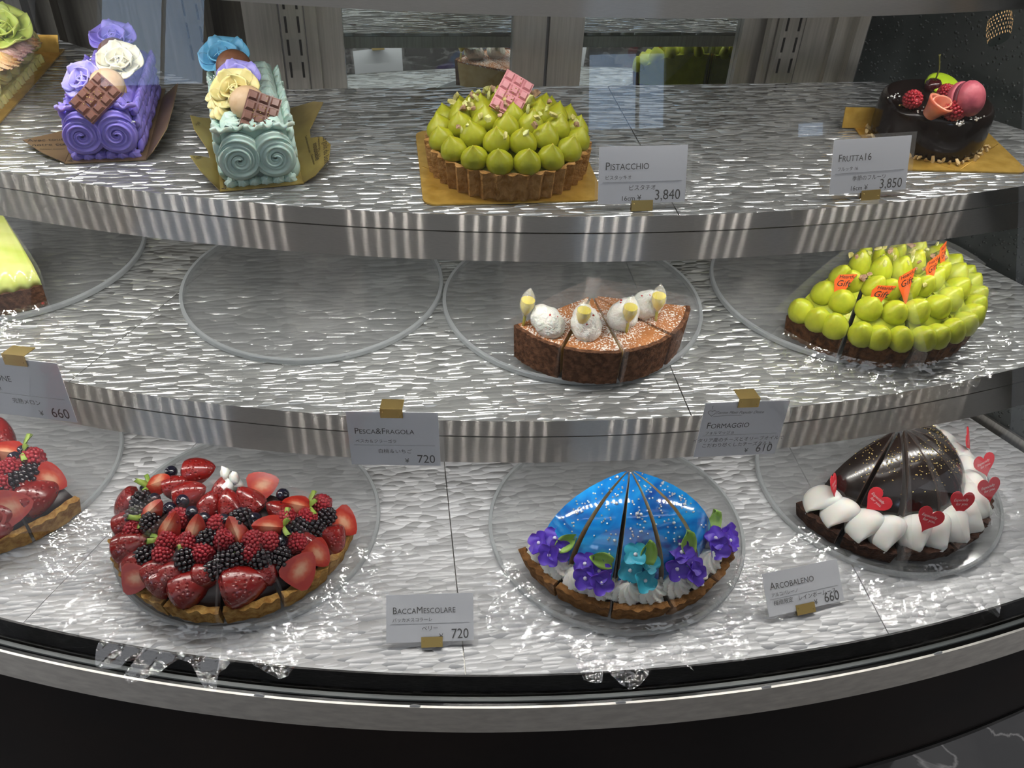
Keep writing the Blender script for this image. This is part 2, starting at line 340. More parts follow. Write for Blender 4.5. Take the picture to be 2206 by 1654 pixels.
# small gaskets poking above the rail
for px, py in ((560, 1494), (895, 1514), (1335, 1501), (1645, 1466), (2010, 1392)):
    ph = phi_of(at(px, py, ZB - .019))
    m = MB(); m.grid(12, 6, lambda u, v: ((u - .5) * .011, -.0012 + .0024 * v, .0035 * sqrt(max(0, 1 - (2 * u - 1) ** 2)) * sin(pi * v)))
    put('rail_clip', m.mesh('rail_clip', pm('clear_rubber', (.35, .35, .34), rough=.2)), case, M=R(ph, 'Z') @ T(0, -(RB + .0225), ZB - .0192))
# front glass, leaning back
glass_m = clear('front_glass', (1, 1, 1), opac=0, rough=.0, tint=(.985, .99, .985), refl=1.0)
G0, G1 = (RB + .0135, ZB - .021), (1.706, 1.42)
put('front_glass', sweep([(G0[0], G0[1]), (G1[0], G1[1])], PF, FE, 120, False).mesh('front_glass', glass_m), case)
put('glass_foot', sweep([(G0[0] + .0022, ZB - .0213), (G0[0] + .0022, ZB - .0188), (G0[0] - .0022, ZB - .0188), (G0[0] - .0022, ZB - .0213)], PF, FE, 160).mesh('glass_foot', pm('glass_cut_edge', (.16, .17, .16), rough=.3), 25), case)

# ------------------------------------------------------------------ mirrored sliding doors and steel posts behind the shelves
YM = 1.1006
def X(px, y): return at_y(px, 150, y).x
Z0, Z1 = ZB - .05, 1.78
def door(n, label, x0, x1, yf):
    w = .03
    e = bpy.data.objects.new('door_%d' % n, None); COL.objects.link(e); e['kind'] = 'structure'; e['label'] = label
    e.location = (0, 0, 0)
    put('mirror_pane', MB().box(x0, x1, YM, YM + .004, Z0, Z1).mesh('mirror_pane', mirror_mat, False), e)
    return e
xl, xr = X(745, 1.09), X(1583, 1.09)
c0, c1, c2, c3 = X(1103, 1.09), X(1172, 1.09), X(1179, 1.09), X(1251, 1.09)
dl = door(1, 'mirrored sliding door behind the pistachio tart', xl - .02, c1, 1.09)
dr = door(2, 'mirrored sliding door behind the empty side of the shelf', c2, xr + .02, 1.09)
def post(parent, x0, x1, y0, y1, name='stile', mat=steel_plain):
    put(name, MB().box(x0, x1, y0, y1, Z0, Z1).mesh(name, mat, False), parent)
post(dl, c0, c1, 1.09, YM - .0003); post(dl, X(690, 1.09), xl, 1.09, YM - .0003)
post(dr, c2, c3, 1.09, YM - .0003); post(dr, xr, X(1640, 1.09), 1.09, YM - .0003)
tr = bpy.data.objects.new('trim_1', None); COL.objects.link(tr); tr['kind'] = 'structure'; tr['label'] = 'steel posts with rows of bracket slots beside the mirrored doors'
def slotted(x0, x1, y, zs):
    post(tr, x0, x1, y, y + .012, 'slotted_post')
    w = x1 - x0
    for z in zs:
        for fx in (.22, .78):
            put('slot', MB().box(x0 + w * fx - .0013, x0 + w * fx + .0013, y - .0006, y + .001, z - .009, z + .009).mesh('slot', slot_mat, False), tr)
slotted(X(617, 1.05), X(664, 1.05), 1.05, [ZT + .006 + .0195 * k * 1.32 for k in range(14)])
post(tr, X(668, 1.065), X(692, 1.065), 1.065, 1.078, 'jamb')
post(tr, X(540, 1.07), X(613, 1.07), 1.07, 1.08, 'jamb')
post(tr, X(1640, 1.065), X(1662, 1.065), 1.065, 1.078, 'jamb')
slotted(X(1664, 1.05), X(1710, 1.05), 1.05, [ZT + .006 + .0195 * k * 1.32 for k in range(14)])
post(tr, X(1712, 1.07), X(1775, 1.07), 1.07, 1.08, 'jamb'); post(tr, X(1778, 1.06), X(1815, 1.06), 1.06, 1.075, 'jamb')
post(tr, X(1818, 1.05), X(1840, 1.05), 1.045, 1.06, 'jamb', steel_plain)
# back of the left module: steel panels turned with it, with their own slotted post
M_L = Matrix.Translation((SEAM_B.x, SEAM_B.y + .04, 0)) @ R(-LEFT_TURN, 'Z')
def lpost(x0, x1, y, name, mat=steel_plain): put(name, MB().box(x0, x1, y, y + .012, Z0, Z1).mesh(name, mat, False), tr, M=M_L)
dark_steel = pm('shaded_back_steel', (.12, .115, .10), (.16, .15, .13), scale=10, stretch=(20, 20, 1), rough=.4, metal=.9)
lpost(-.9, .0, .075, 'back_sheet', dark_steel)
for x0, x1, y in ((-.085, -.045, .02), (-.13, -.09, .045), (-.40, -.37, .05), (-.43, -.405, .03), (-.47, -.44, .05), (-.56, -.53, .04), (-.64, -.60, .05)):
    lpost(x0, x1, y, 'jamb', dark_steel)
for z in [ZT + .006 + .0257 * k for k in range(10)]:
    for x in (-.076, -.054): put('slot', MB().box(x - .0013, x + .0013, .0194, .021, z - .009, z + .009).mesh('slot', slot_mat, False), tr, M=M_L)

# end wall on the right: dark fogged glass with condensation
def fog_mat():
    m = pm('fogged_dark_glass', (.025, .033, .032), (.085, .10, .097), scale=7, rough=.18, spec=.55, lo=.45, hi=.75); nt = m.node_tree; b = nt.nodes['Principled BSDF']
    tc = nt.nodes.new('ShaderNodeTexCoord'); v = nt.nodes.new('ShaderNodeTexVoronoi'); v.inputs['Scale'].default_value = 150; nt.links.new(tc.outputs['Object'], v.inputs['Vector'])
    r = nt.nodes.new('ShaderNodeMapRange'); r.inputs[1].default_value = .12; r.inputs[2].default_value = .30; r.inputs[3].default_value = 1; r.inputs[4].default_value = 0; nt.links.new(v.outputs['Distance'], r.inputs[0])
    u = nt.nodes.new('ShaderNodeBump'); u.inputs['Strength'].default_value = .7; u.inputs['Distance'].default_value = .002; nt.links.new(r.outputs[0], u.inputs['Height']); nt.links.new(u.outputs[0], b.inputs['Normal'])
    return m
e0 = SIDE['M'][0] + SIDE['M'][1] * -.12; dW = SIDE['M'][1]; nW = Vector((-dW.y, dW.x))
if nW.x < 0: nW = -nW
off = nW * .012
def wall_piece(name, s0, s1, mat, thick=.008, z0=ZB - .05, z1=1.78, parent=None, shift=0.):
    a = e0 + off + nW * shift + dW * s0; b_ = e0 + off + nW * shift + dW * s1; c_ = b_ + nW * thick; d_ = a + nW * thick
    me = MB().prism([a, b_, c_, d_], z0, z1).mesh(name, mat, False)
    return put(name, me, parent)
ew = bpy.data.objects.new('wall_right', None); COL.objects.link(ew); ew['kind'] = 'structure'; ew['label'] = 'dark fogged glass end wall beaded with condensation'
fm = fog_mat()
wall_piece('glass_pane', 0., .318, fm, parent=ew); wall_piece('glass_pane', .322, .75, fm, parent=ew)
wall_piece('joint', .317, .323, slot_mat, .004, parent=ew, shift=.003)
wall_piece('track', .0, .75, steel_plain, .004, ZB - .03, ZB + .012, parent=ew, shift=-.006)
# the room: marble floor, rear wall and the street front with its windows behind the viewer
def marble():
    m = pm('dark_marble', (.022, .019, .017), (.055, .05, .045), scale=5, rough=.12, spec=.5); nt = m.node_tree; b = nt.nodes['Principled BSDF']
    tc = nt.nodes.new('ShaderNodeTexCoord'); n = nt.nodes.new('ShaderNodeTexNoise'); n.inputs['Scale'].default_value = 4; n.inputs['Detail'].default_value = 8; n.inputs['Distortion'].default_value = 1.2
    nt.links.new(tc.outputs['Object'], n.inputs['Vector'])
    s = nt.nodes.new('ShaderNodeMath'); s.operation = 'SUBTRACT'; s.inputs[1].default_value = .5; nt.links.new(n.outputs[0], s.inputs[0])
    a = nt.nodes.new('ShaderNodeMath'); a.operation = 'ABSOLUTE'; nt.links.new(s.outputs[0], a.inputs[0])
    r = nt.nodes.new('ShaderNodeMapRange'); r.inputs[1].default_value = .0; r.inputs[2].default_value = .018; r.inputs[3].default_value = .8; r.inputs[4].default_value = 0; nt.links.new(a.outputs[0], r.inputs[0])
    src = b.inputs['Base Color'].links[0].from_socket
    nt.links.new(_mix(nt, r.outputs[0], src, (.32, .30, .28)), b.inputs['Base Color']); return m
struct('floor', MB().box(-3, 3.5, -3.2, 4, -.05, 0).mesh('floor', marble(), False), 'dark brown marble floor with pale veins')
plaster = pm('grey_plaster', (.10, .095, .09), rough=.8); beige = pm('beige_plaster', (.42, .38, .33), rough=.8)
struct('wall_back', MB().box(-3, 3.5, 3.2, 3.3, 0, 3).mesh('wall_back', plaster, False), 'plain dark wall behind the case')

# street front behind the viewer: its high windows show as pale blue reflections in the front glass
YF = -2.6
wf = bpy.data.objects.new('wall_front', None); COL.objects.link(wf); wf['kind'] = 'structure'; wf['label'] = 'shop front wall behind the viewer with high windows'
WINS = [(-3.98, -2.66, 2.28, 2.95), (.48, 1.05, 2.03, 2.42), (2.15, 2.42, 1.96, 2.08)]
xs = [-5.0] + [v for w_ in WINS for v in w_[:2]] + [5.0]
for i in range(len(xs) - 1):
    m = MB()
    if i % 2 == 0: m.box(xs[i], xs[i + 1], YF - .12, YF, 0, 3.2)
    else:
        w_ = WINS[i // 2]; m.box(xs[i], xs[i + 1], YF - .12, YF, 0, w_[2]); m.box(xs[i], xs[i + 1], YF - .12, YF, w_[3], 3.2)
    put('wall_panel', m.mesh('wall_panel', beige, False), wf)
day = glow('daylight_pane', (.50, .70, 1.0), 3.6)
for i, w_ in enumerate(WINS):
    e = bpy.data.objects.new('window_%d' % (i + 1), None); COL.objects.link(e); e['kind'] = 'structure'; e['label'] = 'high shop window full of daylight, number %d along the street front' % (i + 1)
    put('pane', MB().box(w_[0], w_[1], YF - .07, YF - .065, w_[2], w_[3]).mesh('pane', day, False), e)
    b_ = .025; m = MB(); m.box(w_[0], w_[1], YF - .06, YF - .03, w_[2], w_[2] + b_); m.box(w_[0], w_[1], YF - .06, YF - .03, w_[3] - b_, w_[3])
    if i < 2:
        mx = w_[0] + (w_[1] - w_[0]) * .62; m.box(mx, mx + b_, YF - .06, YF - .03, w_[2] + b_, w_[3] - b_)
    put('frame', m.mesh('frame', pm('window_frame', (.2, .2, .2), rough=.5), False), e)

# hanging lantern behind the viewer; its pierced shade glints in the glass
lt = thing('pendant_lantern', 'warm pierced lantern hanging behind the viewer, mirrored in the front glass', 'lamp', (2.16, -.67, 1.82)); lt.scale = (.26, .26, .30)
put('shade', MB().lathe([(.0, .16), (.05, .155), (.20, .12), (.24, .0), (.20, -.13), (.18, -.13), (.22, .0), (.18, .11), (0, .13)], 28).mesh('shade', pm('dark_lantern_metal', (.03, .025, .02), rough=.5)), lt)
put('hanging_cord', MB().tube([(0, 0, .155), (0, 0, 2.), (0, 0, 4.5)], .012, 6).mesh('hanging_cord', slot_mat), lt)
m = MB()
for j in range(6):
    for i in range(26):
        a = 2 * pi * (i + .5 * (j % 2)) / 26; z = -.10 + .036 * j; q = (.24 - .04 * abs(z / .13)) + .004
        m.ico(.010, 1, 0, R(a, 'Z') @ T(q, 0, z), (.3, 1, 1.3))
o = put('glow_hole', m.mesh('glow_hole', glow('lantern_glow', (1, .62, .25), 18.)), lt); o['kind'] = 'stuff'
# ================================================================== pieces the cakes are made of
def arr(*a): return list(a)
def sector(prof, a0, a1, n, flute=0., k=0., skip=0, caps=True, mi=0, capmi=None, wob=None):
    """sweep a (radius, height) outline round the tart's centre; flute waves the outer points"""
    m = MB(); L = len(prof); rm = max(p[0] for p in prof)
    def P(i, a):
        r, z = prof[i]; q = 1 + (flute * cos(k * a) if r > .96 * rm else 0) + (wob(a, r, z) if wob and r > .5 * rm else 0)
        return (r * q * cos(a), r * q * sin(a), z)
    vs = [P(i, a0 + (a1 - a0) * j / n) for j in range(n + 1) for i in range(L)]
    m.add(vs, [(j * L + i, j * L + (i + 1) % L, (j + 1) * L + (i + 1) % L, (j + 1) * L + i) for j in range(n) for i in range(L)], mi)
    if caps:
        m.add([P(i, a0) for i in range(L)], [tuple(range(L))], mi if capmi is None else capmi)
        m.add([P(i, a1) for i in range(L)], [tuple(range(L))[::-1]], mi if capmi is None else capmi)
    return m
def blob(m, c, sc, sub=2, mi=0, seed=0, amp=.12, M=None):
    """an uneven lump"""
    rnd = random.Random(seed); bm = bmesh.new(); bmesh.ops.create_icosphere(bm, subdivisions=sub, radius=1)
    ph = [rnd.uniform(0, 6) for _ in range(6)]
    for v in bm.verts:
        x, y, z = v.co; q = 1 + amp * (sin(3 * x + ph[0]) * cos(2.6 * y + ph[1]) + .6 * sin(4 * z + ph[2] + 2 * x) + .5 * cos(5 * y + ph[3]))
        v.co = Vector((x * q * sc[0] + c[0], y * q * sc[1] + c[1], z * q * sc[2] + c[2]))
    bm.verts.ensure_lookup_table()
    m.add([v.co[:] for v in bm.verts], [tuple(x.index for x in f.verts) for f in bm.faces], mi, M); bm.free(); return m
def drop(m, r, h, bend=0., seg=14, blunt=0., M=None):
    """piped kiss: round foot, drawn to a point"""
    pr = []
    for i in range(13):
        t = i / 12
        rad = r * (1 - .30 * (1 - t / .22) ** 2 if t < .22 else cos((t - .22) / .78 * pi / 2) ** ((.85 + .5 * max(0, t - .5) / .5) if not blunt else .75))
        pr.append((max(rad, .0), t * h))
    pr[0] = (r * .62, 0); pr[-1] = (.0, h)
    mm = MB().lathe(pr, seg)
    mm.v = [(x + bend * h * (z / h) ** 2, y, z) for x, y, z in mm.v]
    return m.merge(mm, M)
def swirl(m, r, h, teeth=7, twist=2.2, seg=42, rows=14, M=None):
    """star-nozzle swirl"""
    def fn(u, v):
        a = u * 2 * pi; q = r * (1 - v ** 1.6) * (1 - .25 * (1 - min(1, v / .15)) ** 2)
        q *= 1 + .16 * cos(teeth * (a + twist * v)) ; return (q * cos(a), q * sin(a), h * v)
    return m.grid(seg, rows, fn, True, 0, M, cap0=True)
def rosette(m, r, turns=2.3, M=None, depth=.55, teeth=8, n=80, seg=40):
    """rope of ridged cream laid in a flat spiral"""
    pts = []
    for i in range(n + 1):
        t = i / n; q = r * (.06 + .74 * t ** .85); a = 2 * pi * turns * t
        pts.append((q * cos(a), q * sin(a), r * depth * (1 - .65 * t)))
    return m.tube(pts, lambda t: r * (.14 + .20 * min(1, t * 1.6)) * (1 if t < .92 else max(.25, (1 - t) / .08)), seg, 0, M, mod=lambda th, t: 1.12 - .42 * abs(sin(teeth * th * .5 + 2 * t)))
def petal(m, w, l, cup, curl, nu=8, nv=7, thick=.0012, M=None, notch=0., end=.72):
    """cupped petal standing from its root along +y, opening to +z; a closed thin solid"""
    def s(u, v, o):
        a = (u - .5) * 2; ww = w * (sin(pi * min(.97, .18 + end * v)) ** .8); y = l * v * (1 - notch * a * a * v)
        y -= l * .16 * (1 - end) * 3 * a * a * v; z = cup * (a * a) * l * .5 + curl * l * v * v + o + .06 * l * sin(3 * a + 4 * v)
        return (a * ww, y, z)
    top = MB().grid(nu, nv, lambda u, v: s(u, v, thick)); bot = MB().grid(nu, nv, lambda u, v: s(u, v, 0))
    m.merge(top, M); m.merge(bot, M)
    rim = [(i / nu, 0) for i in range(nu)] + [(1, j / nv) for j in range(nv)] + [(1 - i / nu, 1) for i in range(nu)] + [(0, 1 - j / nv) for j in range(nv)]
    k = len(rim); m.add([s(u, v, 0) for u, v in rim] + [s(u, v, thick) for u, v in rim], [(i, (i + 1) % k, k + (i + 1) % k, k + i) for i in range(k)], 0, M)
    return m
_MC = {}
def cached(key, make):
    if key not in _MC: _MC[key] = make()
    return _MC[key]
# ---- chocolate bar of 3 x 4 pieces
def choc_bar(parent, M, mat, w=.030, l=.040, name='chocolate_bar', gold=True):
    b = put(name, cached(('bar', mat.name, w, l), lambda: MB().box(-w / 2, w / 2, -l / 2, l / 2, 0, .0035).mesh(name, mat, False)), parent, M=M)
    cw, cl = w / 3, l / 4
    def seg():
        m = MB(); a, c, h = cw * .43, cl * .43, .0026
        m.add([(-a, -c, 0), (a, -c, 0), (a, c, 0), (-a, c, 0), (-a * .66, -c * .66, h), (a * .66, -c * .66, h), (a * .66, c * .66, h), (-a * .66, c * .66, h)],
              [(4, 5, 6, 7), (0, 1, 5, 4), (1, 2, 6, 5), (2, 3, 7, 6), (3, 0, 4, 7)])
        return m.mesh('segment', mat, False)
    me = cached(('seg', mat.name, w, l), seg)
    for i in range(3):
        for j in range(4): put('segment', me, b, ((i - 1) * cw, (j - 1.5) * cl, .0034))
    if gold:
        rnd = random.Random(3); m = MB()
        for _ in range(16):
            x, y = rnd.gauss(0, w * .13), rnd.gauss(0, l * .13)
            blob(m, (x, y, .0060), (.0008, .0006, .0002), 1, seed=rnd.random())
        g = put('gold_fleck', m.mesh('gold_fleck', gold_leaf), b); g['kind'] = 'stuff'
    return b
gold_leaf = pm('gold_leaf', (.85, .62, .22), rough=.25, metal=1)
silver_m = pm('silver_dragee', (.93, .92, .91), rough=.28, metal=.8)
# ---- creams and crusts
M_pist = pm('pistachio_cream', rgb('#a6a822'), rgb('#999c1e'), scale=80, rough=.38, sss=.25, bump=.15, bscale=300, spec=.4)
M_pist2 = pm('bright_pistachio_cream', rgb('#b9c032'), rgb('#a8b02c'), scale=90, rough=.34, sss=.25, bump=.2, bscale=260, spec=.4)
M_crust = pm('golden_crust', rgb('#bd9058'), rgb('#97692f'), scale=140, rough=.8, bump=.9, bscale=320, bdist=.003, lo=.38, hi=.68, spec=.25)
M_crust2 = pm('biscuit_crust', rgb('#c39a55'), rgb('#93652d'), scale=120, rough=.8, bump=.9, bscale=300, bdist=.003, spec=.25)
M_crustd = pm('cocoa_crust', rgb('#6b4527'), rgb('#3b2413'), scale=130, rough=.8, bump=1, bscale=260, bdist=.003, spec=.25)
M_crustc = pm('dark_cocoa_crust', rgb('#4a2f22'), rgb('#2a1912'), scale=150, rough=.85, bump=1, bscale=260, bdist=.003, spec=.25)
M_sponge = pm('brown_sponge', rgb('#80583f'), rgb('#553725'), scale=170, rough=.85, bump=1, bscale=420, bdist=.003, lo=.35, hi=.6, spec=.2)
M_white = pm('whipped_cream', (.90, .87, .80), (.93, .91, .85), scale=30, rough=.45, sss=.3, spec=.35, bump=.15, bscale=200)
M_ganache = pm('dark_ganache', rgb('#2b1512'), rgb('#1a0c0a'), scale=50, rough=.3, spec=.5)
M_nut = [pm('nut_%d' % i, rgb(a), rgb(b), scale=250, rough=.6, bump=.3, bscale=300) for i, (a, b) in enumerate((('#d9cf8e', '#a8a04a'), ('#c9a583', '#8d6a55'), ('#dfe0a0', '#b9b860')))]
def nut_mesh(i):
    m = MB(); rnd = random.Random(i * 7 + 1)
    blob(m, (0, 0, 0), (.0042 * rnd.uniform(.7, 1.2), .0030 * rnd.uniform(.7, 1.2), .0024), 1, seed=i, amp=.3); return m.mesh('nut_piece', M_nut[i % 3], 40)
def nut(parent, p, i, s=1.): return put('nut_piece', cached(('nut', i % 6), lambda: nut_mesh(i % 6)), parent, p, (i * 1.7, i * 2.3, i * .9), s)
# ---- fruit
M_straw = pm('strawberry_skin', rgb('#780d0c'), rgb('#951812'), scale=45, rough=.25, spec=.6, coat=.35, sss=.12, lo=.4, hi=.7)
def seeds(m):
    nt = m.node_tree; b = nt.nodes['Principled BSDF']
    tc = nt.nodes.new('ShaderNodeTexCoord'); v = nt.nodes.new('ShaderNodeTexVoronoi'); v.inputs['Scale'].default_value = 330; nt.links.new(tc.outputs['Object'], v.inputs['Vector'])
    r = nt.nodes.new('ShaderNodeMapRange'); r.inputs[1].default_value = .12; r.inputs[2].default_value = .4; nt.links.new(v.outputs['Distance'], r.inputs[0])
    u = nt.nodes.new('ShaderNodeBump'); u.inputs['Strength'].default_value = .8; u.inputs['Distance'].default_value = .0015; nt.links.new(r.outputs[0], u.inputs['Height']); nt.links.new(u.outputs[0], b.inputs['Normal'])
seeds(M_straw)
def cut_mat():
    m = pm('strawberry_flesh', rgb('#d8422a'), rough=.25, spec=.6, coat=.3, sss=.2); nt = m.node_tree; b = nt.nodes['Principled BSDF']
    tc = nt.nodes.new('ShaderNodeTexCoord'); mp = nt.nodes.new('ShaderNodeMapping'); mp.inputs['Scale'].default_value = (1.25, 0, .8); mp.inputs['Location'].default_value = (0, 0, -.010)
    nt.links.new(tc.outputs['Object'], mp.inputs[0])
    ln = nt.nodes.new('ShaderNodeVectorMath'); ln.operation = 'LENGTH'; nt.links.new(mp.outputs[0], ln.inputs[0])
    n = nt.nodes.new('ShaderNodeTexNoise'); n.inputs['Scale'].default_value = 260; nt.links.new(tc.outputs['Object'], n.inputs['Vector'])
    a = nt.nodes.new('ShaderNodeMath'); a.operation = 'MULTIPLY_ADD'; a.inputs[1].default_value = .004; nt.links.new(n.outputs[0], a.inputs[0]); nt.links.new(ln.outputs['Value'], a.inputs[2])
    cr = nt.nodes.new('ShaderNodeValToRGB'); e = cr.color_ramp.elements; e[0].position = .15; e[0].color = (.70, .36, .22, 1); e[1].position = .62; e[1].color = (.40, .022, .012, 1)
    x = e.new(.40); x.color = (.55, .085, .04, 1)
    r = nt.nodes.new('ShaderNodeMapRange'); r.inputs[1].default_value = .002; r.inputs[2].default_value = .017; nt.links.new(a.outputs[0], r.inputs[0]); nt.links.new(r.outputs[0], cr.inputs[0])
    nt.links.new(cr.outputs[0], b.inputs['Base Color']); return m
M_flesh = cut_mat()
M_leaf = pm('calyx_green', rgb('#6f8f2c'), rgb('#9fb553'), scale=120, rough=.5)
def straw_prof(r, l): return [(r * .25, 0), (r * .75, l * .03), (r * .98, l * .14), (r, l * .28), (r * .93, l * .45), (r * .76, l * .64), (r * .52, l * .81), (r * .28, l * .93), (.0, l)]
def straw_mesh(kind, r=.0125, l=.028):
    """z runs from the stalk end to the point; 'half' and 'quarter' keep y > 0 and a flat cut face"""
    if kind == 'whole': return MB().lathe(straw_prof(r, l), 18).mesh('strawberry', M_straw)
    span = pi if kind == 'half' else pi * .62
    pr = straw_prof(r, l); m = MB()
    m.grid(12, len(pr) - 1, lambda u, v: (lambda p: (p[0] * cos(u * span), p[0] * sin(u * span), p[1]))(pr[min(int(v * (len(pr) - 1) + 1e-6), len(pr) - 1)]))
    for a in (0, span):
        m.add([(p[0] * cos(a), p[0] * sin(a), p[1]) for p in pr] + [(0, 0, p[1]) for p in pr], [(i, i + 1, len(pr) + i + 1, len(pr) + i) for i in range(len(pr) - 1)], 1)
    return m.mesh('strawberry', [M_straw, M_flesh], 35)
def slice_mesh(r=.0125, l=.027):
    """slice off the side: skin round the edge, flesh in front (+y)"""
    pr = straw_prof(r, l); pts = [(p[0], p[1]) for p in pr] + [(-p[0], p[1]) for p in pr[-2::-1]]
    m = MB(); n = len(pts)
    m.add([(x, .003, z) for x, z in pts] + [(x * .8, -.004, .0135 + (z - .0135) * .8) for x, z in pts], [tuple(range(n, 2 * n))[::-1]] + [(i, (i + 1) % n, n + (i + 1) % n, n + i) for i in range(n)], 0)
    m.add([(x, .003, z) for x, z in pts], [tuple(range(n))], 1); return m.mesh('strawberry', [M_straw, M_flesh], 40)
def calyx_mesh():
    m = MB()
    for k in range(6):
        a = k * 1.05; m.merge(petal(MB(), .0025, .0085 + .002 * (k % 2), .3, .45, 4, 4, .0006), R(a, 'Z') @ R(-.3, 'X'))
    return m.mesh('calyx', M_leaf)
M_blue = pm('blueberry_skin', rgb('#15152a'), rgb('#0b0b18'), scale=40, rough=.2, spec=.6, coat=.4)
def blueberry_mesh():
    pr = [(0, -.0058)] + [(.0062 * sin(t), -.0058 * cos(t)) for t in [k * pi / 12 for k in range(1, 11)]] + [(.0026, .0056), (.0024, .0064), (.0018, .0064), (.0014, .0050), (0, .0046)]
    return MB().lathe(pr, 16, mod=lambda a, v: 1 + (.12 * cos(5 * a) if v > .74 else 0)).mesh('blueberry', M_blue)
M_blk = pm('blackberry_skin', rgb('#120a12'), rgb('#1c0d16'), scale=90, rough=.18, spec=.65, coat=.5)
M_rasp = pm('raspberry_skin', rgb('#8e1420'), rgb('#a82431'), scale=120, rough=.35, spec=.5, sss=.2, bump=.2, bscale=400)
def drupe_mesh(name, mat, r, l, rows, dr, hole):
    m = MB()
    for j in range(rows):
        t = j / (rows - 1); th = (.12 if not hole else .22) * pi + t * (.80 * pi - (.0 if not hole else .08 * pi)); q = r * sin(th); n = max(3, int(2 * pi * q / (dr * 1.55)))
        for i in range(n):
            a = 2 * pi * (i + .5 * (j % 2)) / n; m.ico(dr, 1, 0, None, (1, 1, 1), (q * cos(a), q * sin(a), l * .5 * cos(th)))
    m.ico(1, 2, 0, None, (r * .86, r * .86, l * .42))
    if hole: m.lathe([(r * .52, l * .44), (r * .42, l * .50), (r * .30, l * .44), (r * .24, l * .2), (0, l * .18)], 14)
    return m.mesh(name, mat)
def fruit(kind, parent, M):
    mk = {'whole': lambda: straw_mesh('whole'), 'half': lambda: straw_mesh('half'), 'quarter': lambda: straw_mesh('quarter'), 'slice': slice_mesh,
          'blueberry': blueberry_mesh, 'blackberry': lambda: drupe_mesh('blackberry', M_blk, .0082, .021, 7, .0026, False), 'raspberry': lambda: drupe_mesh('raspberry', M_rasp, .0085, .019, 8, .0022, True)}
    nm = kind if kind in ('blueberry', 'blackberry', 'raspberry') else 'strawberry'
    return put(nm, cached(('fruit', kind), mk[kind]), parent, M=M)
def local(parent_loc, p): return Vector(p) - Vector(parent_loc)
def on_mound(px, py, c, zf, lift=0.):
    """walk down the ray of a pixel until it meets a mound with height zf(r) about c"""
    d = cam_dir(px, py).normalized(); o = Vector((0, 0, CAMZ)); t = .3
    while t < 2.5:
        p = o + d * t; r = sqrt((p.x - c[0]) ** 2 + (p.y - c[1]) ** 2)
        if p.z <= zf(r) + lift: return p
        t += .0015
    return p
VIEW = Vector((0, -.62, .78)).normalized()   # about where the pieces on the shelves face
def basis(z, y):
    """matrix with local z along z and local y as near y as can be"""
    z = Vector(z).normalized(); y = Vector(y); x = y.cross(z)
    if x.length < 1e-5: x = Vector((1, 0, 0)).cross(z)
    x.normalize(); y = z.cross(x)
    return Matrix(((x.x, y.x, z.x, 0), (x.y, y.y, z.y, 0), (x.z, y.z, z.z, 0), (0, 0, 0, 1)))
film_m = film('cake_film', .06, .07, .06, .25, 60)
film_c = film('crinkled_film', .15, .01, .07, .9, 70)
def film_wall(parent, a, r0, r1, h0, h1, drop_=0.):
    """clear sheet standing along a cut: from the tip to a little past the crust, its top edge following the cake"""
    m = MB(); c, s = cos(a), sin(a)
    m.grid(8, 5, lambda u, v: ((lambda q: ((r0 + (r1 - r0) * u) * c - q * s, (r0 + (r1 - r0) * u) * s + q * c, .0008 + v * (h0 + (h1 - h0) * u ** 1.7)))(.0012 * sin(5 * u + 3 * v))))
    return put('film', m.mesh('film', film_m), parent)
def film_skirt(parent, a0, a1, r, out, seed, z=.0012):
    """ends of the wrap lying crinkled in front of the slice"""
    rnd = random.Random(seed); m = MB(); n = 22
    ph = [rnd.uniform(0, 6) for _ in range(4)]
    def fn(u, v):
        a = a0 + (a1 - a0) * u; q = r + out * v * (1 + .35 * sin(7 * u + ph[0])); zz = z + .016 * (1 - v) ** 2 + .004 * v * abs(sin(13 * u + ph[1] + 2 * v)) + .003 * abs(sin(29 * u + ph[2] - 3 * v)) * v
        return (q * cos(a), q * sin(a), zz)
    m.grid(n, 7, fn); return put('film', m.mesh('film', film_c, 30), parent)
# ================================================================== round clear plates
plate_m = clear('acrylic_plate', (.90, .92, .93), opac=.11, rough=.12, tint=(.995, .997, .997), refl=.45)
plate_e = clear('acrylic_rim', (.80, .83, .84), opac=.58, rough=.1, tint=(.96, .97, .97), refl=.7)
PLATE_R, PLATE_H = .150, .006
def plate(label, x, y, z):
    t = thing('cake_plate', label, 'plate', (x, y, z + .0015), 0, 'round clear plates on the shelves')
    me = cached('plate', lambda: MB().lathe([(0, 0), (PLATE_R - .004, 0), (PLATE_R - .004, PLATE_H * .5), (PLATE_R - .004, PLATE_H), (0, PLATE_H)], 96).mesh('disc', plate_m, 30))
    put('disc', me, t)
    def rim():
        pr = [(PLATE_R - .0038, 0), (PLATE_R - .0006, .0), (PLATE_R, .001), (PLATE_R, PLATE_H - .001), (PLATE_R - .0006, PLATE_H), (PLATE_R - .0038, PLATE_H)]
        k = len(pr); return MB().grid(96, k, lambda u, v: (lambda p: (p[0] * cos(u * 2 * pi), p[0] * sin(u * 2 * pi), p[1]))(pr[min(int(v * k + 1e-6), k) % k]), True).mesh('rim', plate_e, 30)
    put('rim', cached('rim', rim), t); return t
PC = {'M1': (-.451, .982), 'M2': (-.094, .886), 'M3': (.202, .828), 'M4': (.526, .833), 'B1': (-.498, .834), 'B2': (-.182, .713), 'B3': (.242, .665), 'B4': (.587, .706)}
PZ = {k: (ZM if k[0] == 'M' else ZB) + .0015 + PLATE_H for k in PC}
plate('clear round plate under the green melon cake, cut by the picture edge', *PC['M1'], ZM)
plate('empty clear round plate with nothing on it, on the middle shelf', *PC['M2'], ZM)
plate('clear round plate carrying the cheese tart slices with oil droppers', *PC['M3'], ZM)
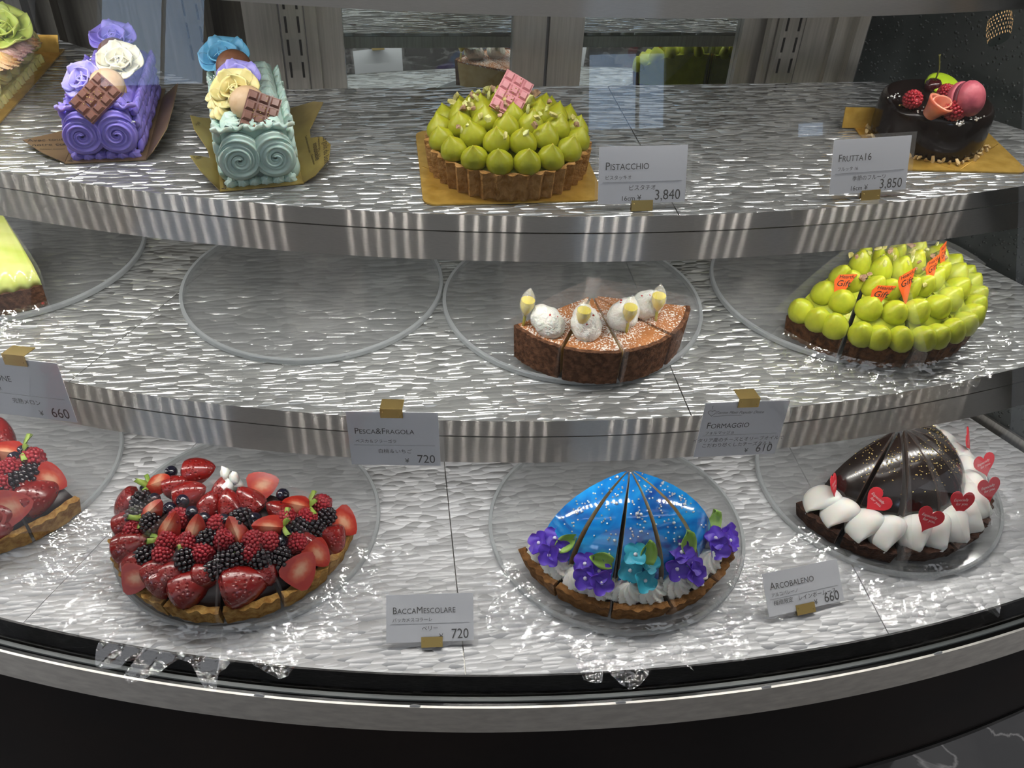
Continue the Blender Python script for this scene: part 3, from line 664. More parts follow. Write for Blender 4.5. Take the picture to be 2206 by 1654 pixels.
plate('clear round plate carrying the pistachio tart slices with orange flags', *PC['M4'], ZM)
plate('clear round plate under the berry slices cut by the picture edge', *PC['B1'], ZB)
plate('clear round plate under the wrapped mixed berry tart', *PC['B2'], ZB)
plate('clear round plate under the blue domed tart with flowers', *PC['B3'], ZB)
plate('clear round plate under the dark chocolate domed tart with hearts', *PC['B4'], ZB)
# ================================================================== sliced tarts on the plates
def deg(a): return radians(a)
def slices(n, a0, step, gap): return [(deg(a0 + i * step) + gap, deg(a0 + (i + 1) * step) - gap) for i in range(n)]
def wordpos(i, n):
    return ('first', 'second', 'third', 'fourth', 'fifth', 'sixth', 'seventh')[i]
def crust(t, a0, a1, Rr, h, mat, rb=.93, fl=.012, k=60, fill=None, fh=.003, seg=26):
    put('crust', sector([(.003, 0), (Rr * rb, 0), (Rr, h), (Rr * .935, h), (Rr * .915, .007), (.003, .007)], a0, a1, seg, fl, k,
                        wob=lambda a, r, z: .006 * sin(23 * a + 300 * z) + .004 * sin(51 * a)).mesh('crust', mat, 40), t)
    if fill: put('filling', sector([(.003, .0072), (Rr * .912, .0072), (Rr * .93, h - fh), (.003, h - fh)], a0, a1, 16).mesh('filling', fill, 40), t)

# ------------------------------------------------------------------ pistachio slices (middle shelf)
C = Vector((.537, .795, PZ['M4'])); Rr = .122; n = 5
orange = pm('orange_card', rgb('#f0641e'), rough=.5); ink = pm('black_ink', (.02, .018, .016), rough=.6)
def flag(parent, p, normal, up, s=1.):
    M = T(*p) @ basis(normal, up) @ SC(s)
    f = put('flag_pick', cached('flag', lambda: MB().prism([(0, -.016), (.0062, .004), (.0105, .016), (-.0035, .0115), (-.006, .006)], -.0003, .0003).mesh('flag_pick', orange, False)), parent, M=M)
    put('stick', cached('fstick', lambda: MB().tube([(.001, -.008, -.0008), (.0, -.02, -.0008), (0, -.030, -.0008)], .0006, 6).mesh('stick', pm('pick_stick', (.8, .78, .74), rough=.4))), f)
    put('lettering', text_mesh('Heartful', .0042, ink, None, .3), f, (-.0028, .0085, .0005), (0, 0, .28)); put('lettering', text_mesh('Gift', .0075, ink, None, .35), f, (-.0035, .0015, .0005), (0, 0, .25))
FL = [(1805, 632), (1883, 655), (1945, 632), (2000, 602), (2026, 572)]
sl = slices(n, 204, 32, .012)
for i, (a0, a1) in enumerate(sl):
    am = (a0 + a1) / 2; loc = C + Vector((cos(am), sin(am), 0)) * .004
    t = thing('tart_slice', 'pistachio cream tart slice with an orange flag, %s along its row' % wordpos(i, n), 'cake slice', loc, 0, 'pistachio tart slices')
    crust(t, a0, a1, Rr, .026, M_crustd, .97, .010, 70)
    dome = lambda r: .022 + .050 * max(0, 1 - (min(r, Rr) / (Rr * .98)) ** 2) ** .8
    pr = [(.003, .0072)] + [(Rr * .91, .0072)] + [(Rr * .93 * q, dome(Rr * .93 * q)) for q in (1, .85, .7, .5, .3, .12)] + [(.003, dome(0))]
    put('cream', sector(pr, a0, a1, 14).mesh('cream', M_pist2, 60), t)
    k = 0
    for r, cnt, hh, rad in ((.110, 3, .026, .0145), (.086, 2, .030, .0145), (.062, 2, .028, .0125), (.038, 1, .030, .0125), (.018, 1, .026, .009)):
        for j in range(cnt):
            a = a0 + (a1 - a0) * (j + .5 + .12 * sin(k * 3 + i)) / cnt; k += 1
            tilt = .55 * r / .12
            me = cached(('pdrop', k % 3, rad), lambda: drop(MB(), rad, hh, (.18, -.12, .05)[k % 3], blunt=1).mesh('cream_drop', M_pist2))
            put('cream_drop', me, t, M=T(r * cos(a), r * sin(a), dome(r) - .006) @ R(a, 'Z') @ R(tilt, 'Y') @ R(k * 1.3, 'Z'))
    rnd = random.Random(i)
    for q in range(9):
        r = rnd.uniform(.02, .075); a = rnd.uniform(a0, a1); nut(t, (r * cos(a), r * sin(a), dome(r) + rnd.uniform(.012, .02)), q + i, rnd.uniform(.7, 1.25))
    fp = on_mound(*FL[i], (C.x, C.y), lambda r: C.z + dome(r) + .014) - loc
    flag(t, fp + Vector((0, 0, .006)), (cos(am) * .9 - .25, sin(am) * .7 - .55, .45), (.25 * sin(i * 2.1), .1, 1), 1.25)
    film_wall(t, a1 + .006, .0, Rr * 1.22, .098, .040)
    if i == 0: film_wall(t, a0 - .006, .0, Rr * 1.22, .098, .040)
    film_skirt(t, a0 - .03, a1 + .03, Rr * 1.02, .030, 10 + i, -.006)

# ------------------------------------------------------------------ cheese tart slices (middle shelf)
C = Vector((.21, .775, PZ['M3'])); Rr = .102; n = 4
M_form = pm('baked_cheese_top', rgb('#bd7c48'), rgb('#9c6238'), scale=35, rough=.5, spec=.4)
def sugar(m):
    nt = m.node_tree; b = nt.nodes['Principled BSDF']; tc = nt.nodes.new('ShaderNodeTexCoord')
    nz = nt.nodes.new('ShaderNodeTexNoise'); nz.inputs['Scale'].default_value = 520; nz.inputs['Detail'].default_value = 2; nt.links.new(tc.outputs['Object'], nz.inputs['Vector'])
    n2 = nt.nodes.new('ShaderNodeTexNoise'); n2.inputs['Scale'].default_value = 38; n2.inputs['Detail'].default_value = 2; nt.links.new(tc.outputs['Object'], n2.inputs['Vector'])
    mu = nt.nodes.new('ShaderNodeMath'); mu.operation = 'MULTIPLY_ADD'; mu.inputs[1].default_value = .55; nt.links.new(n2.outputs[0], mu.inputs[0]); nt.links.new(nz.outputs[0], mu.inputs[2])
    r = nt.nodes.new('ShaderNodeMapRange'); r.inputs[1].default_value = .80; r.inputs[2].default_value = .86; nt.links.new(mu.outputs[0], r.inputs[0])
    src = b.inputs['Base Color'].links[0].from_socket; nt.links.new(_mix(nt, r.outputs[0], src, (.9, .86, .8)), b.inputs['Base Color'])
sugar(M_form)
M_cut = pm('cheese_cut_face', rgb('#e0c48c'), rgb('#c9a868'), scale=60, rough=.6, sss=.1)
glassy = film('dropper_plastic', .12, .22, .05, .05, 40)
M_oil = pm('olive_oil', rgb('#e2cc08'), rough=.1, spec=.5, coat=.3)
M_stem = clear('dropper_stem', (.8, .75, .2), opac=.45, rough=.1, tint=(.9, .88, .5))
pink = pm('pink_pepper', rgb('#b8322c'), rough=.4)
def dropper(parent, M):
    prof = [(.0018, -.001), (.003, .001), (.0062, .007), (.0080, .014), (.0076, .020), (.0058, .026), (.0030, .031), (.0010, .034), (0, .035)]
    b = put('oil_dropper', cached('dropb', lambda: MB().lathe(prof, 18).mesh('oil_dropper', glassy)), parent, M=M)
    put('oil', cached('dropo', lambda: MB().lathe([(.0, .0005), (.0023, .0018), (.0053, .0075), (.0073, .014), (.0070, .0200), (0, .0206)], 18).mesh('oil', M_oil, 40)), b)
    put('stem', cached('drops', lambda: MB().lathe([(.0008, -.016), (.0014, -.012), (.0017, -.0008)], 10).mesh('stem', M_stem)), b)
M_ricotta = pm('fluffy_cheese_cream', (.82, .80, .72), (.88, .86, .80), scale=60, rough=.6, sss=.2, spec=.25, bump=.9, bscale=420, bdist=.003)
def quenelle_mesh():
    m = MB(); m.grid(40, 28, lambda u, v: (lambda th, a: (lambda q: (.0135 * q * sin(th) * cos(a) * (1 - .16 * cos(th)), .0125 * q * sin(th) * sin(a), .0180 * q * cos(th)))(1 + .035 * sin(5 * a + 6 * th) * sin(th) + .03 * sin(9 * th + 2 * cos(3 * a)) * sin(th) + .02 * cos(13 * a) * sin(th)))(pi * v, 2 * pi * u), True)
    return m.mesh('cream_quenelle', M_ricotta)
QP = [(1179, 692), (1262, 696), (1345, 676), (1395, 655)]
DP = [(1130, 700), (1250, 722), (1350, 715), (1412, 690)]
sl = slices(n, 208, 34, .010)
H = .042
for i, (a0, a1) in enumerate(sl):
    am = (a0 + a1) / 2; loc = C + Vector((cos(am), sin(am), 0)) * .004
    t = thing('tart_slice', 'baked cheese tart slice with cream and an oil dropper, %s from the empty plate' % wordpos(i, n), 'cake slice', loc, 0, 'cheese tart slices')
    put('sponge_side', sector([(Rr * .90, 0), (Rr * .97, 0), (Rr, H), (Rr * .955, H)], a0, a1, 22, .004, 90, wob=lambda a, r, z: .004 * sin(37 * a + 200 * z)).mesh('sponge_side', M_sponge, 40), t)
    put('cheese_body', sector([(.003, 0), (Rr * .898, 0), (Rr * .953, H - .004), (.003, H - .005)], a0, a1, 16).mesh('cheese_body', M_cut, 40), t)
    put('baked_top', sector([(.003, H - .0048), (Rr * .953, H - .0038), (Rr * .953, H - .0006), (Rr * .8, H - .0012), (.003, H - .002)], a0, a1, 16).mesh('baked_top', M_form, 40), t)
    q = at(*QP[i], C.z + H + .010) - loc
    qd = Vector((cos(am), sin(am), 0)); qo = put('cream_quenelle', cached('quen', quenelle_mesh), t, M=T(*q) @ basis((qd.x * .4 - .35 + .35 * i, .45, .55 - .12 * i), (0, 0, 1)) @ SC(1.12))
    rnd = random.Random(i)
    for k in range(3):
        put('pepper_grain', cached('pep', lambda: blob(MB(), (0, 0, 0), (.0013, .0012, .0011), 1, amp=.1).mesh('pepper_grain', pink)), qo, (rnd.uniform(-.006, .006), .0112, rnd.uniform(-.006, .006)))
    dropper(t, T(*(at(*DP[i], C.z + H) - loc + Vector((0, 0, .012)))) @ R(.10 - .05 * i, 'Y') @ R(.06, 'X'))
    film_wall(t, a1 + .008, -.012, Rr * 1.12, .062, .05)
    if i == 0: film_wall(t, a0 - .006, -.012, Rr * 1.12, .062, .05)

# ------------------------------------------------------------------ melon cake slices (middle shelf, cut by the frame)
C = Vector((-.451, .978, PZ['M1'])); Rr = .142
M_melon = pm('melon_cream', rgb('#c9d65a'), rgb('#dfe58a'), scale=16, rough=.2, coat=.4, spec=.5, stretch=(1, 3, 1), sss=.15)
for i, (a0, a1) in enumerate([(deg(267) + .008, deg(301)), (deg(232), deg(267) - .008)]):
    am = (a0 + a1) / 2; loc = C + Vector((cos(am), sin(am), 0)) * .003
    t = thing('tart_slice', ('green melon cake slice on brown sponge, cut face towards the empty plate', 'green melon cake slice at the very edge of the picture')[i], 'cake slice', loc, 0, 'melon cake slices')
    put('sponge', sector([(.003, 0), (Rr * .97, 0), (Rr, .028), (.003, .028)], a0, a1, 20, wob=lambda a, r, z: .004 * sin(37 * a + 200 * z)).mesh('sponge', M_sponge, 40), t)
    put('melon_cream', sector([(.003, .0282), (Rr * .99, .0282), (Rr * .985, .036), (Rr * .9, .046), (Rr * .6, .058), (Rr * .3, .064), (.003, .066)], a0, a1, 24, wob=lambda a, r, z: .012 * sin(60 * a + 90 * r)).mesh('melon_cream', M_melon), t)
    film_wall(t, a1 + .008, .0, Rr * 1.05, .072, .052)
    film_skirt(t, a0, a1, Rr * 1.02, .05, 30 + i, -.006)
put('pepper_grain', bpy.data.meshes['pepper_grain'], t, at(92, 653, C.z + .004) - t.location, sc=1.6)

# ------------------------------------------------------------------ blue mousse tart (lowest shelf)
C = Vector((.243, .655, PZ['B3'])); Rr = .128; n = 5
def blue_mat():
    m = pm('blue_mirror_glaze', (.0, .2, .6), rough=.1, spec=.6, coat=.8, sss=.0); nt = m.node_tree; b = nt.nodes['Principled BSDF']
    tc = nt.nodes.new('ShaderNodeTexCoord'); mp = nt.nodes.new('ShaderNodeMapping'); mp.inputs['Scale'].default_value = (1, 1, 2.4); nt.links.new(tc.outputs['Object'], mp.inputs[0])
    n = nt.nodes.new('ShaderNodeTexNoise'); n.inputs['Scale'].default_value = 13; n.inputs['Detail'].default_value = 3; n.inputs['Distortion'].default_value = 2.5; nt.links.new(mp.outputs[0], n.inputs['Vector'])
    cr = nt.nodes.new('ShaderNodeValToRGB'); e = cr.color_ramp.elements
    e[0].position = .34; e[0].color = (*rgb('#0a3f96'), 1); e[1].position = .78; e[1].color = (*rgb('#35b4ea'), 1); x = e.new(.5); x.color = (*rgb('#0f7fd0'), 1)
    nt.links.new(n.outputs[0], cr.inputs[0]); nt.links.new(cr.outputs[0], b.inputs['Base Color']); return m
M_blueglaze = blue_mat()
M_crustb = pm('brown_biscuit_crust', rgb('#93683a'), rgb('#6e4822'), scale=130, rough=.8, bump=.9, bscale=320, bdist=.003, spec=.25)
M_mousse = pm('pale_mousse', rgb('#cfc8b0'), rgb('#b79a6a'), scale=25, rough=.6)
M_pur = pm('purple_sugar_paste', rgb('#5a35c0'), rgb('#4a2aa8'), scale=60, rough=.45, sss=.15)
M_tur = pm('turquoise_sugar_paste', rgb('#2fb0c8'), rgb('#2298b4'), scale=60, rough=.45, sss=.15)
M_lime = pm('green_sugar_leaf', rgb('#9ec45c'), rgb('#8ab24c'), scale=60, rough=.5)
bead_w = pm('white_sugar_bead', (.8, .78, .85), rough=.3)
def flower(parent, M, mat):
    f = put('flower', cached(('fc', mat.name), lambda: MB().ico(.0019, 2, c=(0, 0, .0016)).mesh('flower', bead_w)), parent, M=M)
    me = cached(('petal', mat.name), lambda: petal(MB(), .0058, .0112, .22, .12, 8, 7, .0012, end=.54).mesh('petal', mat, 60))
    for k in range(4): put('petal', me, f, M=R(k * pi / 2 + .3, 'Z') @ T(0, .0006, 0) @ R(.12, 'X'))
    return f
FP = [[(1163, 1170), (1195, 1160), (1185, 1195), (1205, 1185)], [(1262, 1215), (1290, 1232), (1262, 1245), (1295, 1255)], [(1370, 1195), (1395, 1212), (1358, 1228), (1388, 1250)], [(1468, 1190), (1490, 1215), (1458, 1225), (1496, 1235)], [(1540, 1160), (1570, 1165), (1548, 1180), (1566, 1150)]]
LP = [(1222, 1168, .9), (1296, 1206, -1.3), (1395, 1190, .2), (1478, 1168, .1), (1532, 1122, .25)]
sl = slices(n, 196, 28.2, .016)
DR, DH = .100, .078
domez = lambda r: .023 + DH * sqrt(max(0, 1 - (r / DR) ** 2.2))
for i, (a0, a1) in enumerate(sl):
    am = (a0 + a1) / 2; loc = C + Vector((cos(am), sin(am), 0)) * .003
    t = thing('tart_slice', 'blue mousse tart slice with %s, %s from the berries' % (('purple flowers', 'violet flowers', 'turquoise flowers', 'deep purple flowers', 'purple flowers')[i], wordpos(i, n)), 'cake slice', loc, 0, 'blue mousse tart slices')
    crust(t, a0 - .008, a1 + .008, Rr, .026, M_crustb, .94, .010, 64, M_ganache, .003)
    pr = [(.002, .0232), (DR, .0232)] + [(DR * q, domez(DR * q)) for q in (.995, .97, .92, .85, .75, .62, .46, .28, .1)] + [(.002, domez(0))]
    put('mousse', sector([(p[0] * .99 + .0004, p[1] - (.0006 if p[1] > .0233 else 0)) for p in pr], a0 + .006, a1 - .006, 14).mesh('mousse', M_mousse, 60), t)
    put('blue_glaze', sector(pr, a0 + .007, a1 - .007, 14, caps=False).mesh('blue_glaze', M_blueglaze), t)
    # silver beads
    rnd = random.Random(40 + i); m = MB()
    for k in range(34):
        r = DR * min(.97, abs(rnd.gauss(.56, .2))); a = am + rnd.gauss(0, .09)
        s = .0011 if k > 1 else .0020; m.ico(s, 1, c=(r * cos(a), r * sin(a), domez(r) + s * .4))
    o = put('silver_bead', m.mesh('silver_bead', silver_m), t); o['kind'] = 'stuff'
    for k, r, s in ((0, .112, .0175), (1, .112, .0175), (2, .104, .015)):
        a = a0 + (a1 - a0) * (.25 + .5 * k if k < 2 else .5)
        put('cream_swirl', cached(('sw', s), lambda: swirl(MB(), s, s * 1.35, 9, 1.6).mesh('cream_swirl', M_white, 50)), t, M=T((r - .008) * cos(a), (r - .008) * sin(a), .0228) @ R(a, 'Z') @ R(.22, 'Y') @ R(k + i, 'Z'))
    for k, p in enumerate(FP[i]):
        w = on_mound(*p, (C.x, C.y), lambda r: C.z + max(domez(r) + .011 if r < DR else 0, .049 - max(0, r - .108) * .6)) - loc
        flower(t, T(*w) @ basis((.30 * (k % 2 * 2 - 1) + .5 * cos(am), -.55 + .25 * (k // 2 * 2 - 1) * -1, .75), (sin(k * 2. + i), 0, 1)) @ SC(1.2), M_tur if i == 2 else M_pur)
    lx, ly, la = LP[i]
    w = on_mound(lx, ly, (C.x, C.y), lambda r: C.z + max(domez(r) + .006 if r < DR else 0, .045)) - loc
    put('leaf', cached('sleaf', lambda: petal(MB(), .0065, .019, .5, .2, 6, 8, .0012).mesh('leaf', M_lime)), t, M=T(*w) @ basis((.3 * cos(am), -.6, .7), (0, .5, 1)) @ R(-la, 'Z') @ SC(1.35) @ T(0, -.009, 0))
    film_wall(t, a1 + .010, .0, Rr * 1.10, .100, .03)
    if i == 0: film_wall(t, a0 - .010, .0, Rr * 1.10, .075, .03)
    film_skirt(t, a0 - .02, a1 + .02, Rr * 1.04, .050, 50 + i, -.006)

# ------------------------------------------------------------------ chocolate tart with hearts (lowest shelf)
C = Vector((.583, .695, PZ['B4'])); Rr = .124; n = 7
M_choc = pm('dark_chocolate_glaze', rgb('#1c100c'), rgb('#140b08'), scale=30, rough=.2, spec=.5, coat=.25)
M_chocin = pm('chocolate_mousse', rgb('#3a2416'), rgb('#54371f'), scale=40, rough=.6)
red = pm('red_card', rgb('#d8303c'), rough=.45); white_ink = pm('white_ink', (.85, .7, .7), rough=.6)
def heart_mesh():
    pts = []
    for k in range(30):
        a = k / 30 * 2 * pi; pts.append((16 * sin(a) ** 3 / 16 * .0108, (13 * cos(a) - 5 * cos(2 * a) - 2 * cos(3 * a) - cos(4 * a) + 3) / 16 * .0125))
    return MB().prism(pts[::-1], -.0003, .0003).mesh('heart_pick', red, False)
HP = [(1797, 1050, .95, 30), (1886, 1082, -.75, 0), (2000, 1122, -.25, 0), (2071, 1087, -.05, 0), (2131, 1057, .05, 0), (2122, 1004, .1, 0), (2086, 950, .9, 0)]
M_shell = pm('smooth_cream', (.86, .83, .78), (.89, .87, .82), scale=30, rough=.42, sss=.35, spec=.35)
def shell_mesh():
    """pressed-out petal of cream: broad against the dome, drawn to a thin lip over the crust, creased down one side"""
    m = MB()
    def fn(u, v):
        a = 2 * pi * u; w = .0135 * sin(pi * (.05 + .92 * v)) ** .85 * (1.15 - .42 * v); h = .0150 * sin(pi * (.04 + .92 * v)) ** .8 * (1.15 - .55 * v)
        return (-.019 + .042 * v, w * cos(a) + .002 * sin(5 * v), (h * abs(sin(a)) ** .8 * (1 - .22 * max(0, cos(a + .6)) ** 3) if sin(a) > 0 else .0015 * sin(a)) + .003 * v * cos(a))
    return m.grid(22, 14, fn, True, cap0=True, cap1=True).mesh('cream_shell', M_shell)
sl = slices(n, 196, 29, .010)
DR, DH = .090, .073
domec = lambda r: .025 + DH * sqrt(max(0, 1 - (r / DR) ** 1.8))
for i, (a0, a1) in enumerate(sl):
    am = (a0 + a1) / 2; loc = C + Vector((cos(am), sin(am), 0)) * (.007 if i < 2 else .002) + Vector((-.004 if i < 2 else 0, 0, 0))
    t = thing('tart_slice', 'dark chocolate dome tart slice with a red heart, %s place right of the split' % wordpos(i - 2, n) if i > 1 else ('outermost chocolate dome tart slice left of the split, at the corner of the crust', 'narrow chocolate dome tart slice beside the split with a tilted heart')[i], 'cake slice', loc, 0, 'chocolate tart slices')
    crust(t, a0, a1, Rr, .024, M_crustc, .94, .008, 66, M_ganache, .002)
    pr = [(.002, .0222), (DR, .0222)] + [(DR * q, domec(DR * q)) for q in (.995, .97, .92, .85, .75, .62, .46, .28, .1)] + [(.002, domec(0))]
    put('mousse', sector([(p[0] * .985 + .0004, p[1] - (.001 if p[1] > .0223 else 0)) for p in pr], a0, a1, 12).mesh('mousse', M_chocin, 60), t)
    put('chocolate_glaze', sector(pr, a0 + .008, a1 - .008, 12, caps=False).mesh('chocolate_glaze', M_choc), t)
    rnd = random.Random(60 + i); m = MB()
    for k in range(40):
        r = DR * min(.8, abs(rnd.gauss(.52, .14))); a = rnd.uniform(a0, a1)
        blob(m, (r * cos(a), r * sin(a), domec(r) + .0002), (.0010, .0008, .0004), 1, seed=k)
    o = put('gold_fleck', m.mesh('gold_fleck', gold_leaf), t); o['kind'] = 'stuff'
    for k in range(2):
        a = a0 + (a1 - a0) * (.24 + .5 * k); r = .098
        put('cream_shell', cached('shell', shell_mesh), t, M=T(r * cos(a), r * sin(a), .0300) @ R(a + .25, 'Z') @ R(.17, 'Y') @ R(.34, 'X') @ SC(1.12, 1.75, 1.2))
    hx, hy, ht, _ = HP[i]
    w = on_mound(hx, hy, (C.x, C.y), lambda r: C.z + max(domec(r) + .024 if r < DR else 0, .056)) - loc
    hd = put('heart_pick', cached('heart', heart_mesh), t, M=T(*w) @ basis((sin(ht) * .9, -.80 * cos(ht), .40), (0, 0, 1)) @ R((-.45, -.4, -.3, -.1, .15, .25, .2)[i], 'Z') @ SC(1.35))
    put('stick', cached('hstick', lambda: MB().tube([(0, -.004, -.0008), (0, -.018, -.0008), (0, -.032, -.0008)], .0006, 6).mesh('stick', pm('pick_stick', (.8, .78, .74), rough=.4))), hd)
    put('lettering', text_mesh('Especially', .0034, white_ink, None, .25), hd, (-.0078, .0026, .0006), (0, 0, .1)); put('lettering', text_mesh('for you.', .0034, white_ink, None, .25), hd, (-.0052, -.0008, .0006), (0, 0, .1))
    film_wall(t, a1 + .006, .0, Rr * 1.12, .105, .035)
    if i in (0, 2): film_wall(t, a0 - .006, .0, Rr * 1.12, .105, .035)
    film_skirt(t, a0 - .02, a1 + .02, Rr * 1.04, .055, 70 + i, -.006)

# ------------------------------------------------------------------ berry tarts (lowest shelf)
def berry_tart(C, Rr, sl, fruits, labels, group, sk):
    H = .026; mound = lambda r: .024 + .046 * max(0, 1 - (r / (Rr * .97)) ** 1.7)
    ts = []
    for i, (a0, a1) in enumerate(sl):
        am = (a0 + a1) / 2; loc = C + Vector((cos(am), sin(am), 0)) * .003
        t = thing('tart_slice', labels[i], 'cake slice', loc, 0, group); ts.append((t, a0, a1, loc))
        crust(t, a0, a1, Rr, H, M_crust2, .95, .010, 62)
        pr = [(.003, .0072), (Rr * .91, .0072), (Rr * .92, .0225)] + [(Rr * .92 * q, mound(Rr * .92 * q) - .002) for q in (.9, .75, .55, .35, .15)] + [(.003, mound(0) - .002)]
        put('filling', sector(pr, a0, a1, 12).mesh('filling', M_ganache, 60), t)
        film_wall(t, a1 + .006, .0, Rr * 1.12, .088, .045)
        film_skirt(t, a0 - .02, a1 + .02, Rr * 1.03, .050, sk + i, -.006)
        if i == 0: film_wall(t, a0 - .006, .0, Rr * 1.12, .088, .045)
    cx = cached('calyx', calyx_mesh)
    for k, f in enumerate(fruits):
        kind, px, py = f[:3]; dirpx = f[3] if len(f) > 3 else k * 1.3; s = (f[4] if len(f) > 4 else 1.) * 1.18
        p = on_mound(px, py, (C.x, C.y), lambda r: C.z + mound(r) + (.008 if kind in ('whole', 'half', 'raspberry', 'blackberry') else .010))
        a = atan2(p.y - C.y, p.x - C.x) % (2 * pi)
        t, _, _, loc = min(ts, key=lambda q: min(abs(a - (q[1] + q[2]) / 2), 2 * pi - abs(a - (q[1] + q[2]) / 2)))
        # dirpx: the way the fruit's point lies in the picture (0 = to the right, pi/2 = up)
        nrm = Vector((.45 * cos(a), -.55 + .25 * sin(a), .72)).normalized()
        right = Vector((1, 0, 0)); right = (right - nrm * right.dot(nrm)).normalized(); upv = nrm.cross(right)
        z = right * cos(dirpx) + upv * sin(dirpx)
        if kind in ('whole', 'half', 'quarter', 'slice'):
            # cut faces turn to the viewer for quarters and slices, skin for halves
            yv = {'whole': nrm, 'half': nrm, 'quarter': -nrm + right * .0, 'slice': nrm}[kind]
            M = T(*(p - loc)) @ basis(z, yv) @ SC(s) @ T(0, -.004 if kind == 'half' else 0, -.013)
            if kind == 'quarter': M = T(*(p - loc)) @ basis(z, -nrm) @ R(pi * .19, 'Z') @ SC(s) @ T(-.004, -.005, -.013)
            o = fruit(kind, t, M)
            if kind == 'quarter': put('calyx', cx, o, M=T(.004, .005, .0005) @ R(pi, 'X') @ SC(1.5))
        else:
            zz = nrm if kind == 'blueberry' else (z + nrm * (.6 if kind == 'raspberry' else .1))
            fruit(kind, t, T(*(p - loc)) @ basis(zz, nrm if kind != 'blueberry' else upv) @ SC(s))
    return ts
def zb(L): return [(k, 200 + x * .2812, 960 + y * .2812, *r) for k, x, y, *r in L]
def za(L): return [(k, x * .2418, 880 + y * .2418, *r) for k, x, y, *r in L]
FR2 = zb([('half', 800, 185, 0.05, 1.15), ('quarter', 530, 290, .15, 1.0), ('half', 730, 370, .3, 1.15), ('half', 250, 450, 3.6, 1.2), ('half', 260, 590, .4, 1.1), ('half', 280, 770, .3, 1.3),
          ('half', 300, 920, 3.2, 1.1), ('quarter', 610, 620, 1.0, 1.05), ('quarter', 800, 640, 1.25, 1.0), ('quarter', 1100, 650, 1.9, 1.0), ('quarter', 1340, 610, 3.0, 1.0), ('half', 1040, 440, 1.7, .95), ('half', 880, 450, 1.2, .9),
          ('half', 1200, 420, 2.2, 1.05), ('slice', 1300, 300, .3, 1.1), ('quarter', 1550, 450, 2.9, .95), ('slice', 350, 1010, .05, 1.1), ('half', 500, 1080, -1.2, .9), ('half', 740, 1090, .5, 1.35), ('half', 1160, 1070, .25, 1.55),
          ('slice', 1590, 940, .9, 1.25), ('slice', 1720, 830, -.9, 1.0), ('half', 1850, 730, -1.3, 1.1), ('slice', 1920, 590, -.8, 1.1), ('half', 870, 1000, .1, 1.0), ('half', 1350, 960, .8, .9), ('quarter', 480, 500, .6, 1.0),
          ('blueberry', 600, 200), ('blueberry', 410, 330), ('blueberry', 470, 410), ('blueberry', 590, 480), ('blueberry', 760, 510), ('blueberry', 1000, 570), ('blueberry', 1240, 560), ('blueberry', 1455, 375), ('blueberry', 1490, 655), ('blueberry', 1450, 735),
          ('blackberry', 370, 430), ('blackberry', 450, 600), ('blackberry', 400, 850), ('blackberry', 710, 880), ('blackberry', 1030, 880), ('blackberry', 1440, 870), ('blackberry', 1690, 640), ('blackberry', 1780, 560), ('blackberry', 1120, 840),
          ('raspberry', 540, 840), ('raspberry', 730, 745), ('raspberry', 850, 820), ('raspberry', 1000, 720), ('raspberry', 1200, 820), ('raspberry', 1350, 740), ('raspberry', 1560, 745), ('raspberry', 1750, 450), ('raspberry', 1640, 560), ('raspberry', 570, 740), ('raspberry', 1230, 730), ('blackberry', 880, 720, .5), ('blackberry', 1130, 560, .4), ('raspberry', 660, 560, .8), ('blueberry', 690, 420), ('raspberry', 960, 610, .3), ('half', 1430, 500, 2.5, .9), ('blackberry', 1560, 640, .9), ('half', 1640, 740, 2.2, .9), ('raspberry', 1480, 560, .4), ('half', 620, 980, .4, 1.0), ('blackberry', 930, 960, .2), ('blackberry', 1290, 880, .2), ('blueberry', 1140, 520), ('half', 480, 960, .5, 1.0), ('half', 620, 300, .3, .9), ('half', 980, 330, 1.4, .8), ('blueberry', 850, 560), ('raspberry', 320, 650, .6), ('blackberry', 330, 540, .4)])
sl2 = slices(6, 190, 26.3, .010)
ts = berry_tart(Vector((-.19, .70, PZ['B2'])), .132, sl2, FR2, ['mixed berry tart slice wrapped in film, %s' % w for w in ('at the far end beside the other berry plate', 'second from the other berry plate', 'its big front strawberry before the first crust split', 'in the middle with the widest front strawberry', 'with a sliced strawberry ring on its edge', 'at the end towards the price card')], 'mixed berry tart slices', 80)
m = MB()
for k in range(6): blob(m, (.006 * sin(k * 2.), .006 * cos(k * 1.3), .066 + .004 * k), (.010 - .001 * k, .008, .008), 2, seed=k, amp=.25)
put('whipped_cream', m.mesh('whipped_cream', M_white), ts[2][0])
FR1 = za([('whole', -10, 230, 1.6, 1.2), ('quarter', 50, 380, 3.0, 1.1), ('half', 330, 780, .5, 1.45), ('slice', 450, 630, -.5, 1.15), ('slice', 90, 880, .2, 1.5), ('half', -20, 960, .2, 1.3), ('blueberry', 205, 385, 0, 1.1), ('blueberry', 130, 440, 0, 1.1),
          ('raspberry', 110, 535, 1, 1.1), ('raspberry', 285, 455, .3, 1.2), ('blackberry', 250, 585, .3, 1.15), ('blackberry', 130, 645, .2, 1.1), ('raspberry', 15, 690, .3, 1.2), ('raspberry', 20, 560, .5, 1.0), ('half', 200, 700, 2, .9), ('half', -150, 720, .4, 1.2), ('raspberry', -110, 560, .4, 1.1), ('half', -170, 930, .3, 1.3), ('blackberry', -90, 830, .2, 1.1), ('raspberry', -170, 640, .6, 1.1), ('half', -120, 400, 1.2, 1.1), ('slice', -100, 1010, .3, 1.2), ('blackberry', -40, 760, .3, 1.1), ('raspberry', -200, 800, .3, 1.1), ('blueberry', -60, 450), ('half', -180, 500, .9, 1.0), ('half', -60, 1080, .1, 1.1)])
